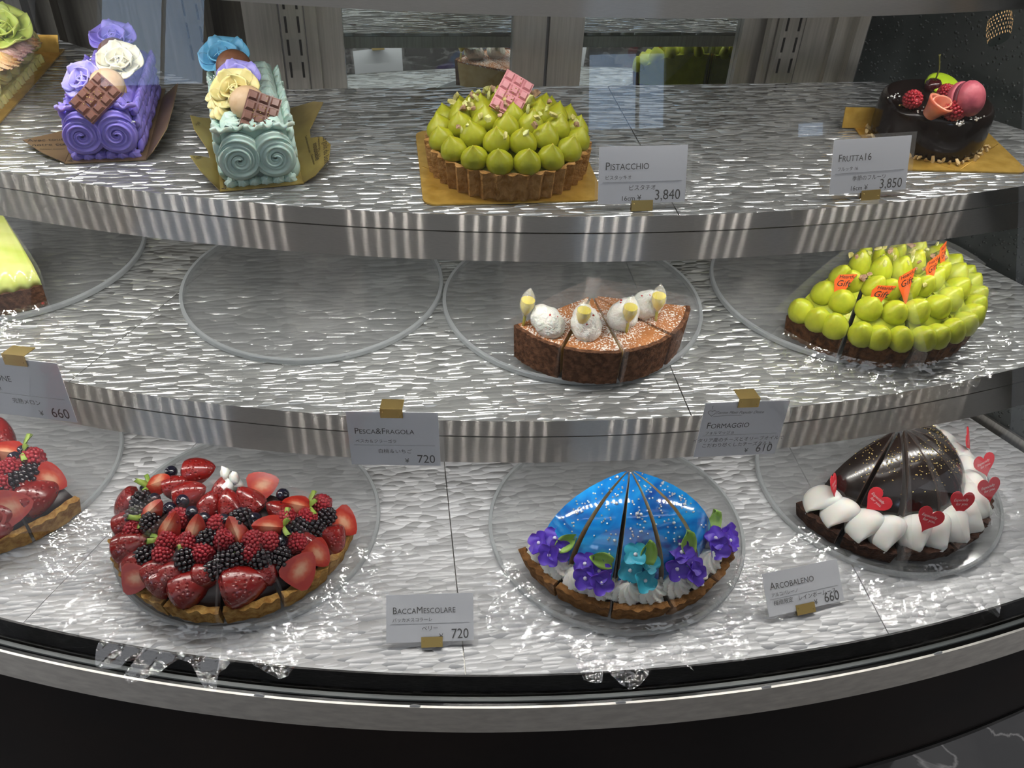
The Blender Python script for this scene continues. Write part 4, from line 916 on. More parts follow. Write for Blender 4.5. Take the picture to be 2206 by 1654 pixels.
berry_tart(Vector((-.486, .815, PZ['B1'])), .138, [(deg(277) + .008, deg(302.5) - .008), (deg(302.5) + .008, deg(328) - .008)], FR1, ['mixed berry tart slice cut off by the picture edge', 'mixed berry tart slice with a large strawberry, last before the wrapped tart'], 'berry slices on the cut-off plate', 90)
# ================================================================== whole cakes on the upper shelf
gold_card = pm('gold_card', rgb('#d9b055'), rgb('#c2983f'), scale=70, rough=.34, metal=.5, spec=.5, bump=.25, bscale=120)
# ------------------------------------------------------------------ pistachio tart on its gold board
C = Vector((.116, .803, ZT)); Rr = .079
def board(label, cx, cy, w, d, rz, fold=None):
    t = thing('gold_board', label, 'cake board', (cx, cy, ZT + .0003), rz)
    r = .012; pts = []
    for sx, sy, a in ((1, -1, -90), (1, 1, 0), (-1, 1, 90), (-1, -1, 180)):
        for k in range(5):
            q = radians(a + k * 22.5); pts.append((sx * (w / 2 - r) + r * cos(q), sy * (d / 2 - r) + r * sin(q)))
    put('card', MB().prism(pts, 0, .0016).mesh('card', gold_card, False), t)
    for a, b in (((-w * .48, -d * .02), (-w * .02, -d * .48)), ((w * .48, -d * .02), (w * .02, -d * .48))):
        put('crease', MB().tube([(*a, .0017), (*b, .0017)], .0005, 6).mesh('crease', gold_card), t)
    return t
board('square gold cake board under the whole pistachio tart', .114, .805, .170, .160, .0)
t = thing('pistachio_tart', 'whole pistachio cream tart in a fluted crust with a pink chocolate bar', 'cake', C + Vector((0, 0, .0021)))
H = .027
put('crust', sector([(.003, 0), (Rr * .962, 0), (Rr, H), (Rr * .94, H), (Rr * .92, .007), (.003, .007)], 0, 2 * pi, 228, .032, 38, caps=False, wob=lambda a, r, z: .004 * sin(31 * a + 200 * z)).mesh('crust', M_crust, 50), t)
domew = lambda r: .023 + .025 * max(0, 1 - (r / (Rr * .95)) ** 2)
put('cream', sector([(.001, .0072), (Rr * .915, .0072), (Rr * .93, .023), (Rr * .7, domew(Rr * .7) - .004), (Rr * .4, domew(Rr * .4) - .004), (.001, domew(0) - .004)], 0, 2 * pi, 40, caps=False).mesh('cream', M_pist), t)
k = 0
for r, n, rad, hh, off in ((.0650, 17, .0132, .024, .1), (.0455, 12, .0134, .025, .3), (.027, 7, .0130, .025, .0), (.0095, 3, .0115, .024, .4)):
    for j in range(n):
        a = 2 * pi * (j + off) / n; k += 1; b = k % 3
        me = cached(('wdrop', b, rad), lambda: drop(MB(), rad, hh, (.10, -.08, .02)[b]).mesh('cream_drop', M_pist))
        put('cream_drop', me, t, M=T(r * cos(a), r * sin(a), domew(r) - .003) @ R(a, 'Z') @ R(.28 * r / .066, 'Y') @ R(k * 1.1, 'Z'))
rnd = random.Random(5)
for q in range(64):
    r = .066 * sqrt(rnd.random()); a = rnd.uniform(0, 2 * pi)
    if q < 26: r = rnd.uniform(.005, .05); a = rnd.gauss(2.3, .7)
    nut(t, (r * cos(a), r * sin(a), domew(r) + rnd.uniform(.015, .021)), q, rnd.uniform(.7, 1.3))
M_ruby = pm('ruby_chocolate', rgb('#cf8e92'), rgb('#bf7d83'), scale=50, rough=.38, spec=.5)
pb = at_y(1101, 207, .806)
choc_bar(t, T(*(pb - t.location)) @ basis((.12, -.72, .62), (.55, .1, .8)) @ R(.12, 'Z'), M_ruby, .029, .040)

# ------------------------------------------------------------------ chocolate cake with fruit
C = Vector((.580, .842, ZT)); Rr = .0585; H = .046
tb = board('gold cake board with a raised tab under the round chocolate cake', .585, .835, .150, .140, radians(-6))
put('tab', MB().box(-.02, .02, 0, .0014, 0, .022).mesh('tab', gold_card, False), tb, M=T(-.070, .03, .0016) @ R(.05, 'Z') @ R(-.25, 'X'))
t = thing('chocolate_cake', 'round glossy dark chocolate cake topped with macaron, raspberries and rolled peach', 'cake', C + Vector((0, 0, .0021)))
M_glz = pm('black_chocolate_glaze', rgb('#1a0e0b'), rgb('#120a08'), scale=20, rough=.16, spec=.3)
put('glaze', MB().lathe([(Rr * .97, 0), (Rr * .985, .004), (Rr, .012), (Rr * .995, .03), (Rr * .985, H - .008), (Rr * .96, H - .003), (Rr * .92, H - .0008), (Rr * .86, H), (Rr * .80, H - .0012), (Rr * .5, H - .0015), (0, H - .0015)], 64, mod=lambda a, v: 1 + .006 * sin(3 * a)).mesh('glaze', M_glz), t)
M_alm = pm('chopped_almond', rgb('#dcc491'), rgb('#c09a5c'), scale=200, rough=.7)
rnd = random.Random(8)
for q in range(62):
    a = 2 * pi * q / 62 + rnd.uniform(-.03, .03); r = Rr + rnd.uniform(.0, .006)
    put('almond_piece', cached(('alm', q % 4), lambda: blob(MB(), (0, 0, 0), (.0028 * (1 + .2 * (q % 4)), .0020, .0016), 1, seed=q, amp=.3).mesh('almond_piece', M_alm, 40)), t, (r * cos(a), r * sin(a), .0018 + .001 * (q % 2)), (q, q * 2, q * .7))
top = lambda px, py, dz=0.: at(px, py, C.z + .0021 + H + dz) - t.location
fr = lambda kind, px, py, dz, M=Matrix(), s=1.: fruit(kind, t, T(*top(px, py, dz)) @ M @ SC(s))
fr('raspberry', 1966, 214, .008, R(1.1, 'X') @ R(.6, 'Z'), .95); fr('raspberry', 2058, 237, .008, R(1.3, 'Y'), 1.05); fr('raspberry', 2038, 200, .009, R(.5, 'X'), .9)
M_mac = pm('raspberry_macaron', rgb('#a8525c'), rgb('#8f3f4c'), scale=90, rough=.5, bump=.15, bscale=300, spec=.3)
M_macf = pm('macaron_filling', rgb('#5b2030'), rough=.5)
M_macg = pm('lime_macaron', rgb('#b2cf2c'), rgb('#a4c223'), scale=60, rough=.4)
def macaron(parent, M, mat, fill, s=1.):
    o = put('macaron', cached(('mac', mat.name), lambda: MB().lathe([(0, .0025), (.0165, .0025), (.0172, .0045), (.0165, .006), (.0168, .0075), (.014, .0115), (.009, .0145), (.004, .0156), (0, .0158)], 28).mesh('macaron', mat)), parent, M=M @ SC(s))
    put('shell', cached(('mac2', mat.name), lambda: MB().lathe([(0, .0025), (.0165, .0025), (.0172, .0045), (.0165, .006), (.0168, .0075), (.014, .0115), (.009, .0145), (0, .0158)], 28).mesh('shell', mat)), o, M=R(pi, 'X'))
    put('filling', cached(('macf', fill.name), lambda: MB().lathe([(0, -.0024), (.0158, -.0024), (.0162, 0), (.0158, .0024), (0, .0024)], 24).mesh('filling', fill)), o)
    return o
macaron(t, T(*top(2081, 213, .017)) @ basis((.35, -.9, .45), (0, 0, 1)), M_mac, M_macf, 1.02)
macaron(t, T(*(at_y(2030, 184, .868) - t.location)) @ basis((.05, -.35, .9), (0, 1, 0)) @ SC(1.15, 1.05, .42), M_macg, M_macg, .95)
# rolled slice of peach: a ribbon wound into a cone
M_peach = pm('poached_peach', rgb('#d98a72'), rgb('#c97460'), scale=60, rough=.25, sss=.35, coat=.3)
def peach_cup(k, lean):
    """one curled slice: an open cup with a slanting lip and some thickness"""
    m = MB(); f = lambda u, v, o: (lambda a: ((.0075 + .0065 * v ** 1.3 - o) * k * cos(a), (.0075 + .0065 * v ** 1.3 - o) * k * sin(a), .019 * k * v * (1 + .25 * cos(a + lean)) + o * .5))(2 * pi * u)
    m.grid(36, 8, lambda u, v: f(u, v, 0), True); m.grid(36, 8, lambda u, v: f(u, v, .0016), True)
    m.grid(36, 1, lambda u, v: f(u, 1, .0016 * v), True); return m.mesh('rolled_peach', M_peach)
po = put('rolled_peach', peach_cup(1., 2.2), t, M=T(*top(2003, 246, -.001)) @ basis((.10, -.50, .86), (0, 1, 0)))
put('inner_curl', peach_cup(.66, .4), po, (.001, .001, .006))
M_cherry = pm('dark_cherry', rgb('#3a0a10'), rough=.12, coat=.6)
ch = at_y(2010, 186, .866) - t.location
co = put('cherry', cached('cherry', lambda: MB().lathe([(.0, -.0085), (.006, -.007), (.0088, -.001), (.0085, .004), (.0055, .0075), (.0022, .0072), (0, .0062)], 20).mesh('cherry', M_cherry)), t, ch)
M_stalk = pm('cherry_stalk', rgb('#6d6a2c'), rgb('#4c4a20'), scale=200, rough=.6)
put('stalk', MB().tube([(0, 0, .006), (.0005, 0, .012), (.0002, 0, .019), (-.0022, 0, .026), (-.0045, 0, .032), (-.005, 0, .034)], lambda q: .0008 + .0006 * (q > .9), 7).mesh('stalk', M_stalk), co)
m = MB(); rnd = random.Random(4)
for q in range(46):
    cxp, cyp = rnd.choice(((1925, 206), (2072, 262), (2100, 255), (1990, 240)))
    p = top(cxp + rnd.gauss(0, 9), cyp + rnd.gauss(0, 4), .0008); m.ico(rnd.choice((.0009, .0009, .0011, .0022 if q % 12 == 0 else .0009)), 1, c=tuple(p))
o = put('silver_bead', m.mesh('silver_bead', silver_m), t); o['kind'] = 'stuff'
m = MB()
for q in range(9):
    p = top(1945 + rnd.gauss(0, 6), 227 + rnd.gauss(0, 2), .0005); blob(m, tuple(p), (.0014, .0011, .0003), 1, seed=q)
o = put('gold_fleck', m.mesh('gold_fleck', gold_leaf), t); o['kind'] = 'stuff'

# ------------------------------------------------------------------ long cakes iced with roses
def rose(parent, M, mat, r=.017, rings=((3, .35, 1.2), (4, .7, .8), (5, 1., .38))):
    o = put('rose', cached(('rosec', mat.name, r), lambda: MB().tube([(.25 * r * (1 - i / 14) * cos(i * .9), .25 * r * (1 - i / 14) * sin(i * .9), .30 * r + .02 * r * i) for i in range(15)], .12 * r, 8).mesh('rose', mat)), parent, M=M)
    for j, (n, q, tilt) in enumerate(rings):
        me = cached(('rp', mat.name, r, j), lambda: petal(MB(), r * (.48 + .17 * j), r * (.55 + .20 * j), .62, .25 - .2 * j * .5, 8, 7, .0013, end=.46).mesh('petal', mat))
        for k in range(n):
            put('petal', me, o, M=R(2 * pi * (k + .37 * j) / n, 'Z') @ T(0, r * .30 * q, r * (.05)) @ R(tilt, 'X'))
    return o
def long_cake(name, label, base, rz, w, l, h, mat, seed, side_roses=False, smooth_side=False):
    """iced block with its near end at the origin, running along +y"""
    t = thing(name, label, 'cake', base, rz); rnd = random.Random(seed)
    m = MB(); b = .006
    def body(u, v):
        a = u * 2 * pi; s = lambda c: math.copysign(abs(c) ** .22, c)
        return (s(cos(a)) * (w / 2 - .003) * (1 + .012 * sin(40 * v)), v * l, h / 2 + s(sin(a)) * (h / 2) * (1 - .04 * (sin(a) < 0)))
    put('icing', MB().grid(40, 24, body, True, cap0=True, cap1=True).mesh('icing', mat, 50), t)
    # piped strokes down both long sides
    m = MB(); n = int(l / .0062)
    st = MB()
    st.grid(8, 8, lambda u, v: (.0030 * sin(pi * min(.95, .12 + .85 * v)) * cos(2 * pi * u), .0042 * sin(2 * pi * u) * sin(pi * min(.95, .12 + .85 * v)), h * .36 * (v - .5)), True, cap0=True, cap1=True)
    for sx in (-1, 1):
        for j in range(4):
            for i in range(n):
                y = .004 + (l - .008) * (i + .5 * (j % 2)) / n
                m.merge(st, T(sx * (w / 2 + .0005), y, h * (.14 + .23 * j)) @ R(rnd.uniform(-.9, .9), 'X') @ R(rnd.uniform(.1, .4) * sx, 'Y') @ R(pi / 2, 'Z') @ SC(rnd.uniform(.8, 1.2)))
    o = put('piped_stroke', m.mesh('piped_stroke', mat), t); o['kind'] = 'stuff'
    # shell border along the foot
    bd = cached(('border', mat.name), lambda: swirl(MB(), .0062, .008, 6, 1.2, 24, 7).mesh('cream_swirl', mat, 50))
    for i in range(6): put('cream_swirl', bd, t, M=T(-w / 2 + w * (i + .5) / 6, -.004, .001) @ R(.9, 'X') @ R(i, 'Z'))
    ro = cached(('ros', mat.name, w), lambda: rosette(MB(), w * .335, 2.3).mesh('rosette', mat))
    for sx in (-1, 1):
        put('rosette', ro, t, M=T(sx * w * .25, -.0005, h * .53) @ R(pi / 2, 'X') @ SC(-sx, 1, 1) @ R(1.0, 'Z'))
    for i in range(5):
        put('ruffle', cached(('ruf', mat.name, w), lambda: petal(MB(), w * .17, w * .24, .35, .2, 7, 6, .0028).mesh('ruffle', mat)), t, M=T(-w * .4 + w * .2 * i, .006 + .003 * (i % 2), h - .003) @ R(-.15, 'X') @ R(pi, 'Z') @ R(.25 * (i - 2) * .3, 'Z'))
    tp = cached(('topsw', mat.name), lambda: swirl(MB(), .0105, .009, 8, 1.4, 32, 8).mesh('cream_swirl', mat, 50))
    for i in range(9):
        for sx in (-1, 0, 1): put('cream_swirl', tp, t, M=T(sx * w * .29, .014 + (l - .024) * i / 8, h - .003) @ R(.5 * sx, 'Y') @ R(i + sx, 'Z'))
    return t
def beads(t, spots, base, n=14, seed=1):
    rnd = random.Random(seed); m = MB()
    for (px, py, y) in spots:
        p = at_y(px, py, y) - Vector(base)
        for _ in range(n // len(spots) + 1): m.ico(.0011, 1, c=(p.x + rnd.gauss(0, .002), p.y + rnd.gauss(0, .001), p.z + rnd.gauss(0, .001)))
    return m.mesh('silver_bead', silver_m)
# paper trays
paper = pm('gold_newsprint_paper', rgb('#a8944e'), rgb('#857038'), scale=26, rough=.4, metal=.25, lo=.3, hi=.7)
paper_b = pm('brown_newsprint_paper', rgb('#8d7556'), rgb('#6e573e'), scale=26, rough=.4, metal=.25, lo=.3, hi=.7)
brown_ink = pm('brown_ink', (.035, .022, .012), rough=.7)
def tray(label, base, rz, mat, wings, w, l, words, lwords=()):
    """printed card folded up round the cake; each wing is an outline in (away from the fold, along the cake) hinged at the board's edge"""
    t = thing('paper_tray', label, 'paper tray', base, rz)
    put('floor_card', MB().box(-w / 2, w / 2, -.014, l, 0, .001).mesh('floor_card', mat, False), t)
    for side, ang, pts in wings:
        m = MB().prism([(p[0], p[1]) for p in pts], 0, .0008).mesh('wing', mat, False)
        M = T(side * w / 2, 0, .0006) @ SC(side, 1, 1) @ R(-ang, 'Y')
        wg = put('wing', m, t, M=M)
        if side > 0:
            for (s, size, x, y, r) in words: put('lettering', text_mesh(s, size, brown_ink), wg, (x, y, .0011), (0, 0, r))
        elif lwords:
            for (s, size, x, y, r) in lwords:
                put('lettering', text_mesh(s, size, brown_ink), wg, M=T(x, y, .0011) @ SC(-1, 1, 1) @ R(r, 'Z'))
    put('lettering', text_mesh('Avec tout', .0085, brown_ink), t, (-w / 2 + .0075, -.0125, .0013), (0, 0, pi / 2))
    return t
WORDS = [('Le goût du bonheur', .0085, .031, .052, -pi / 2 - .12), ('inoubliable', .0085, .019, .050, -pi / 2 - .05), ('Les beaux jours font', .0036, .026, .060, -pi / 2 - .1), ('Tendre moment avec vous', .0036, .013, .075, -pi / 2), ('Gâteau maison', .0036, .014, .03, -pi / 2)]
# -- lilac cake
pb0 = Vector((-.270, .842, ZT)); rzp = radians(3.5)
wing_r = [(0, -.013), (.010, -.012), (.028, .012), (.030, .06), (.028, .13), (0, .14)]
wing_l = [(0, -.013), (.022, .004), (.045, .030), (.030, .042), (.012, .058), (.014, .075), (.024, .10), (.016, .125), (0, .14)]
tray('folded brown printed paper tray under the lilac cake', pb0 + Vector((0, 0, .0006)), rzp, paper_b, ((1, .75, wing_r), (-1, .12, wing_l)), .074, .165, [], [('Avec tout', .0080, .040, .026, .25), ('notre cœur', .0080, .034, .0165, .25), ('Gâteau maison', .0036, .026, .010, .2)])
M_lil = pm('lilac_buttercream', rgb('#9a8ce4'), rgb('#8c7eda'), scale=60, rough=.45, sss=.2, bump=.25, bscale=160, spec=.35)
M_lilp = pm('pale_lilac_buttercream', rgb('#b3aae6'), rgb('#8f86dc'), scale=45, rough=.45, sss=.2)
M_ivory = pm('ivory_buttercream', rgb('#ece6d0'), rgb('#e2d9bc'), scale=45, rough=.45, sss=.2)
M_milk = pm('milk_chocolate', rgb('#7d5549'), rgb('#6b463c'), scale=60, rough=.35, spec=.5)
M_tan = pm('tan_macaron', rgb('#c9ab88'), rgb('#b8966f'), scale=80, rough=.5, bump=.1, bscale=300)
M_cocoa = pm('cocoa_macaron', rgb('#6d4630'), rgb('#57361f'), scale=80, rough=.5, bump=.2, bscale=300)
base = pb0 + Vector((0, 0, .0018))
t = long_cake('lilac_cake', 'long lilac buttercream cake with piped roses, macaron and milk chocolate bar', base, rzp, .062, .155, .046, M_lil, 1)
TI = t.matrix_basis.inverted() if False else (T(*base) @ R(rzp, 'Z')).inverted()
def lp(px, py, y): return TI @ at_y(px, py, y)
LT = lambda px, py, y: T(*lp(px, py, y))
choc_bar(t, LT(208, 213, .843) @ basis((-.12, -.72, .70), (.55, .2, .8)) @ R(-.12, 'Z'), M_milk, .029, .040)
macaron(t, LT(232, 188, .872) @ basis((.1, -.65, .75), (0, 0, 1)), M_tan, M_tan, .95)
rose(t, LT(187, 180, .878) @ basis((-.35, -.55, .75), (0, 1, 0)), M_lilp, .017); rose(t, LT(262, 142, .905) @ basis((.05, -.5, .85), (0, 1, 0)), M_ivory, .019)
rose(t, LT(248, 95, .965) @ basis((.0, -.35, .95), (0, 1, 0)), M_lil, .020)
macaron(t, LT(248, 118, .945) @ basis((.0, -.7, .7), (0, 0, 1)), M_cocoa, M_cocoa, .9)
rb = cached('lilros', lambda: swirl(MB(), .011, .013, 7, 1.6).mesh('cream_swirl', M_lilp, 50))
for px, py, y in ((255, 245, .86), (235, 250, .855), (210, 252, .852)): put('cream_swirl', rb, t, M=LT(px, py, y))
o = put('silver_bead', beads(t, ((248, 240, .853), (262, 238, .853), (290, 262, .836), (222, 270, .834), (204, 125, .9), (300, 190, .90), (256, 130, .888)), base, 20, 2), t, M=R(-rzp, 'Z')); o['kind'] = 'stuff'
# -- mint cake
pb1 = Vector((-.120, .781, ZT)); rzm = radians(9)
wing_r = [(0, -.013), (.012, -.012), (.030, .004), (.036, .030), (.030, .055), (.018, .066), (.020, .085), (.042, .128), (.032, .142), (.0, .160)]
wing_l = [(0, -.013), (.020, .004), (.030, .022), (.020, .034), (.008, .045), (.010, .062), (.024, .090), (.028, .118), (.020, .125), (0, .150)]
tray('folded gold printed paper tray under the mint cake', pb1 + Vector((0, 0, .0006)), rzm, paper, ((1, .45, wing_r), (-1, .75, wing_l)), .076, .175, WORDS, [('Tendre', .0055, .024, .020, 1.1), ('Le goût', .0050, .022, .10, 1.2)])
M_mint = pm('mint_buttercream', rgb('#c9e0d6'), rgb('#bad4ca'), scale=60, rough=.45, sss=.2, bump=.2, bscale=160, spec=.35)
M_sky = pm('sky_blue_buttercream', rgb('#6fb4d8'), rgb('#5aa2ca'), scale=50, rough=.45, sss=.2)
M_but = pm('butter_yellow_cream', rgb('#e3d49a'), rgb('#d9c680'), scale=50, rough=.4, sss=.25)
base = pb1 + Vector((0, 0, .0018))
t = long_cake('mint_cake', 'long pale mint buttercream cake with two front rosettes and a blue rose', base, rzm, .064, .165, .050, M_mint, 2)
TI = (T(*base) @ R(rzm, 'Z')).inverted()
choc_bar(t, LT(560, 250, .800) @ basis((.12, -.72, .70), (.50, .2, .8)) @ R(.16, 'Z'), M_milk, .030, .041)
macaron(t, LT(535, 226, .818) @ basis((-.1, -.68, .72), (0, 0, 1)), M_tan, M_tan, .95)
rose(t, LT(512, 205, .836) @ basis((-.2, -.5, .85), (0, 1, 0)), M_but, .020); rose(t, LT(516, 178, .868) @ basis((.0, -.4, .92), (0, 1, 0)), M_lilp, .018)
macaron(t, LT(505, 148, .893) @ basis((.0, -.75, .65), (0, 0, 1)), M_cocoa, M_cocoa, 1.0); rose(t, LT(487, 135, .925) @ basis((-.1, -.4, .9), (0, 1, 0)), M_sky, .022)
rb = cached('mintros', lambda: swirl(MB(), .011, .013, 7, 1.6).mesh('cream_swirl', M_but, 50))
for px, py, y in ((475, 230, .83), (480, 250, .82), (470, 215, .845)): put('cream_swirl', rb, t, M=LT(px, py, y))
o = put('silver_bead', beads(t, ((508, 200, .83), (455, 180, .87), (462, 165, .9), (450, 172, .89), (586, 208, .83)), base, 14, 3), t, M=R(-rzm, 'Z')); o['kind'] = 'stuff'
# -- yellow cake, cut by the frame
e0y, e1y = at(0, 268, ZT), at(140, 108, ZT); dy = (e1y - e0y).normalized(); rzy = atan2(dy.y, dy.x) - pi / 2
by = e0y - dy * .03
t = thing('gold_board', 'gold card under the yellow cake at the picture edge', 'cake board', by + Vector((0, 0, .0003)), rzy)
put('card', MB().box(-.10, 0, 0, .245, 0, .0016).mesh('card', gold_card, False), t)
put('tab', MB().box(-.03, -.002, .0, .0014, 0, .020).mesh('tab', gold_card, False), t, M=T(0, .232, .0016) @ R(-.5, 'X'))
base = by + Vector((0, 0, .0019))
M_yel = pm('yellow_buttercream', rgb('#f6ec9c'), rgb('#efdf7c'), scale=50, rough=.42, sss=.25)
M_peachb = pm('peach_buttercream', rgb('#e0a860'), rgb('#d8b890'), scale=50, rough=.42, sss=.2)
M_pinkb = pm('dusty_pink_buttercream', rgb('#d2b0a4'), rgb('#c69f96'), scale=50, rough=.42, sss=.2)
M_limeb = pm('lime_buttercream', rgb('#c2cf6c'), rgb('#b2c05a'), scale=50, rough=.42, sss=.2)
t = thing('yellow_cake', 'pale yellow rosette cake with a green rose, cut off by the picture edge', 'cake', base, rzy)
put('icing', MB().box(-.085, -.020, .012, .205, 0, .046).mesh('icing', M_yel, False), t)
ry = cached('yros', lambda: rosette(MB(), .0205, 2.2).mesh('rosette', M_yel))
for i in range(6): put('rosette', ry, t, M=T(-.020, .022 + .033 * i, .030) @ R(pi / 2 - .62, 'Y') @ R(i * 1.9, 'Z') @ SC(1 - .02 * i))
for sx in (-.069, -.036): put('rosette', ry, t, M=T(sx, .0125, .026) @ R(pi / 2, 'X') @ SC(.85) @ R(1.1 - 30 * sx, 'Z'))
bd = cached('ybord', lambda: swirl(MB(), .0075, .010, 6, 1.2, 24, 7).mesh('cream_swirl', M_yel, 50))
for i in range(15): put('cream_swirl', bd, t, M=T(-.016, .016 + .0132 * i, .001) @ R(.6, 'Y') @ R(i, 'Z'))
TI = (T(*base) @ R(rzy, 'Z')).inverted()
for px, py, z, mat, s in ((12, 135, .055, M_peachb, .015), (20, 122, .056, M_pinkb, .016), (42, 105, .058, M_pinkb, .015), (55, 92, .058, M_peachb, .016), (5, 112, .056, M_pinkb, .015)):
    me = cached(('ysw', mat.name, s), lambda: swirl(MB(), s, s * 1.0, 9, 2.4).mesh('cream_swirl', mat, 50))
    put('cream_swirl', me, t, M=T(*(TI @ at(px, py + 8, ZT + z - .012))))
rose(t, T(*(TI @ at(8, 75, ZT + .062))) @ basis((.2, -.4, .9), (0, 1, 0)), M_limeb, .026)
# ================================================================== price cards
card_m = pm('white_card', (.80, .81, .85), rough=.55, spec=.3)
ink_d = pm('card_ink', (.012, .011, .012), rough=.5); ink_l = pm('card_rule', (.25, .25, .26), rough=.6)
sleeve_m = film('card_sleeve', .05, .04, .05, .05, 40)
brass = pm('brass_clip', (.52, .38, .14), rough=.3, metal=1)
def price_card(label, P, title, kana, desc, price, clip, below=False, size='', logo=False, W=.094, H=.062, desc2=None):
    """P: four picture corners TL, TR, BR, BL as world points; the card is the flat rectangle nearest them"""
    tl, tr, br, bl = P
    x = ((tr - tl) + (br - bl)); x.normalize(); up = ((tl - bl) + (tr - br)); up -= x * up.dot(x); up.normalize(); nrm = x.cross(up)
    W = ((tr - tl).length + (br - bl).length) / 2; H = ((tl - bl).length + (tr - br).length) / 2
    o = (tl + tr + br + bl) / 4 - x * W / 2 - up * H / 2
    t = thing('price_card', label, 'price card', o, 0, 'price cards in the case')
    M = Matrix(((x.x, up.x, nrm.x, o.x), (x.y, up.y, nrm.y, o.y), (x.z, up.z, nrm.z, o.z), (0, 0, 0, 1))); t.matrix_world = M
    put('card', MB().box(0, W, 0, H, -.0003, .0003).mesh('card', card_m, False), t)
    k = W / .094
    m = MB().box(-.004 * k, W + .005 * k, -.004 * k, H + .004 * k, .0012, .0015); put('sleeve', m.mesh('sleeve', sleeve_m, False), t)
    z = .0006
    def tx(s, sz, px, py, al='LEFT', caps=None, wide=1., shear=0., r=0.):
        put('lettering', text_mesh(s, sz, ink_d, caps, shear, al, wide), t, (px * W, py * H, z), (0, 0, r))
    ty = .60 if not logo else .535
    tx(title, .0112 * k * (1.0 if len(title) < 13 else .92), .07, ty, caps=.78, wide=.92)
    tx(kana, .0048 * k, .07, ty - .165 if not logo else .425)
    put('rule', MB().box(.05 * W, .95 * W, (.385 if not logo else .40) * H - .00012, (.385 if not logo else .40) * H + .00012, .0003, .00055).mesh('rule', ink_l, False), t)
    if desc2: tx(desc, .0058 * k, .5, .285, 'CENTER'); tx(desc2, .0058 * k, .5, .185, 'CENTER')
    else: tx(desc, .0060 * k, .5, .24, 'CENTER')
    tx(price, .0150 * k, .945, .055, 'RIGHT', wide=.86)
    pw = .115 * len(price) * .70 + .06
    tx('¥', .0078 * k, .945 - pw * .98, .055, 'RIGHT')
    if size: tx(size, .0070 * k, .945 - pw - .06, .055, 'RIGHT')
    if logo:
        tx('Torino Most Popular Dolce', .0048 * k, .14, .80, shear=.5, r=-.02)
        mm = MB().tube([(.10 * W + .0045 * k * (16 * sin(a) ** 3 / 16), .82 * H + .0040 * k * (13 * cos(a) - 5 * cos(2 * a) - 2 * cos(3 * a) - cos(4 * a)) / 16, z) for a in [q / 24 * 2 * pi for q in range(25)]], .00018, 5)
        mm.tube([(.10 * W, .89 * H, z), (.085 * W, .93 * H, z), (.10 * W, .95 * H, z)], .00015, 5); mm.tube([(.12 * W, .755 * H, z), (.3 * W, .765 * H, z), (.46 * W, .76 * H, z)], .00015, 5)
        put('emblem', mm.mesh('emblem', ink_d), t)
    cx, cy = clip; cw, chh = .0115 * k, .0055 * k
    cm = MB().box(-cw, cw, -chh, chh, .0018, .0026)
    if below: cm.box(-cw, cw, -chh, -chh + .0008, -.010, .0018); cm.box(-cw, cw, -chh, .002, -.0014, -.0006)
    else: cm.box(-cw, cw, chh - .0008, chh, -.014, .0018)
    c = put('clip', cm.mesh('clip', brass, False), t, (cx * W, cy * H, 0))
    for sx in (-1, 1): put('rivet', cached('rivet', lambda: MB().ico(.0007, 1).mesh('rivet', brass)), c, (sx * cw * .78, -sx * chh * .3, .0027))
    return t
def quad(px, yb, lean, zbase):
    """corners seen at px (TL, TR, BR, BL); the lower edge stands at level zbase, the card leans back by lean (run per rise)"""
    tl, tr, br, bl = px
    BL, BR = at(*bl, zbase), at(*br, zbase); out = []
    for (p, b) in ((tl, BL), (tr, BR)):
        d = cam_dir(*p); n = Vector((-(BR - BL).y, (BR - BL).x, 0)).normalized()
        # plane through b: horizontal normal n tilted by lean
        pn = (n - Vector((0, 0, lean))).normalized() if True else n
        o = Vector((0, 0, CAMZ)); s = (b - o).dot(pn) / d.dot(pn); out.append(o + d * s)
    return [out[0], out[1], BR, BL]
price_card('pistachio tart price card reading 3,840 beside the gold board', quad(((1292, 316), (1481, 312), (1476, 434), (1287, 441)), 0, .35, ZT + .006), 'Pistacchio', 'ピスタッキオ', 'ピスタチオ', '3,840', (.5, -.035), True, '16cm')
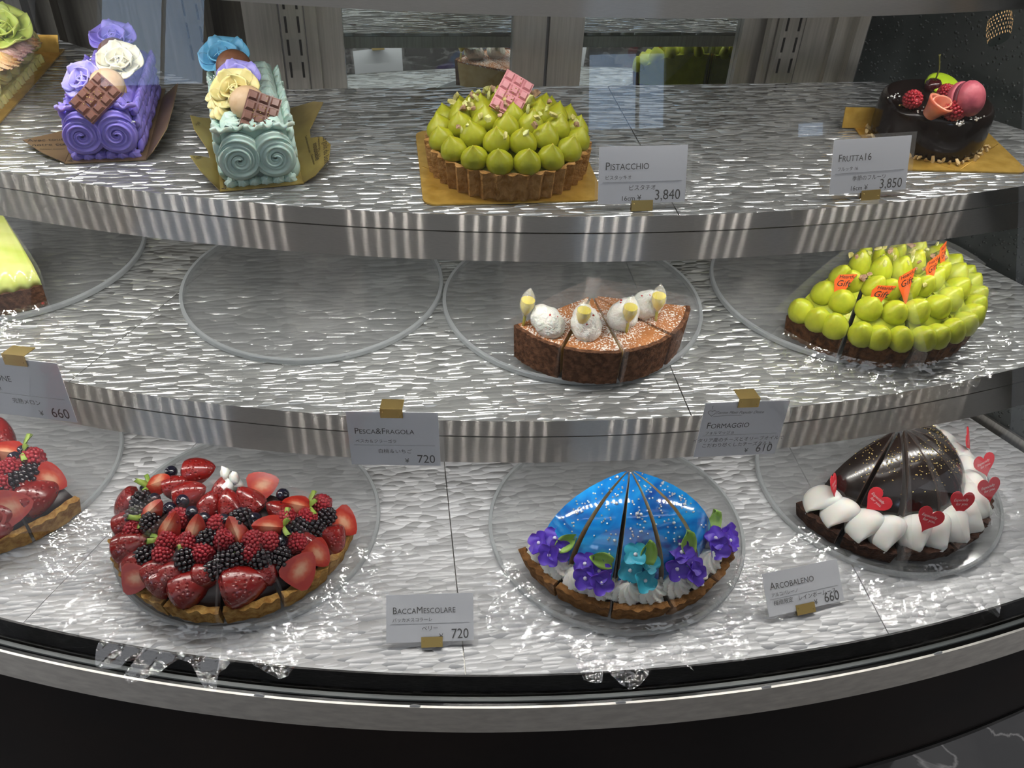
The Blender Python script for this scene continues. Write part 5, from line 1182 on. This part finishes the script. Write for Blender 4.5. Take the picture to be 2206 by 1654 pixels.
price_card('price card reading 3,850 in front of the round chocolate cake', quad(((1793, 302), (1960, 292), (1954, 407), (1790, 420)), 0, .35, ZT + .006), 'Frutta16', 'フルッタ 16', '季節のフルーツ', '3,850', (.53, -.05), True, '16cm')
price_card('berry tart price card reading 720 standing on the lowest shelf', quad(((831, 1281), (1021, 1277), (1019, 1378), (833, 1386)), 0, 1.0, ZB + .006), 'BaccaMescolare', 'バッカメスコラーレ', 'ベリー', '720', (.52, .0), True)
price_card('blue tart price card reading 660 leaning on the lowest shelf', quad(((1648, 1232), (1810, 1206), (1811, 1290), (1650, 1334)), 0, 1.0, ZB + .006), 'Arcobaleno', 'アルコバレーノ', '梅雨限定　レインボームース', '660', (.47, .02), True)
def hung(px, z, lean=.12, rr=RM + .030):
    """a card hanging in front of the middle shelf's edge; its middle lies on the circle of the edge"""
    tl, tr, br, bl = px; mx, my = (tl[0] + br[0]) / 2, (tl[1] + br[1]) / 2
    d = cam_dir(mx, my); o = Vector((0, 0, CAMZ)); q = Vector((o.x - CX, o.y - CY)); dd = Vector((d.x, d.y)); a = dd.dot(dd); b = q.dot(dd); c = q.dot(q) - rr * rr
    s = (-b - sqrt(b * b - a * c)) / a; p = o + d * s; n = Vector((CX - p.x, CY - p.y, 0)).normalized(); pn = (n - Vector((0, 0, lean))).normalized()
    return [o + cam_dir(*k) * ((p - o).dot(pn) / cam_dir(*k).dot(pn)) for k in px]
price_card('melon price card reading 660 clipped to the middle shelf edge', hung(((-45, 771), (151, 790), (140, 902), (-52, 878)), ZM), 'Melone', 'メローネ', '完熟メロン', '660', (.56, 1.0))
price_card('peach and strawberry price card reading 720 below the empty plate', hung(((751, 886), (947, 889), (946, 1002), (752, 1000)), ZM), 'Pesca&Fragola', 'ペスカ＆フラーゴラ', '白桃＆いちご', '720', (.50, 1.0))
price_card('cheese tart price card reading 610 with a small heart emblem', hung(((1505, 869), (1684, 865), (1686, 973), (1508, 983)), ZM), 'Formaggio', 'フォルマッジョ', 'イタリア産のチーズとオリーブオイルで', '610', (.50, 1.0), False, '', True, desc2='こだわり尽くしたチーズタルト')
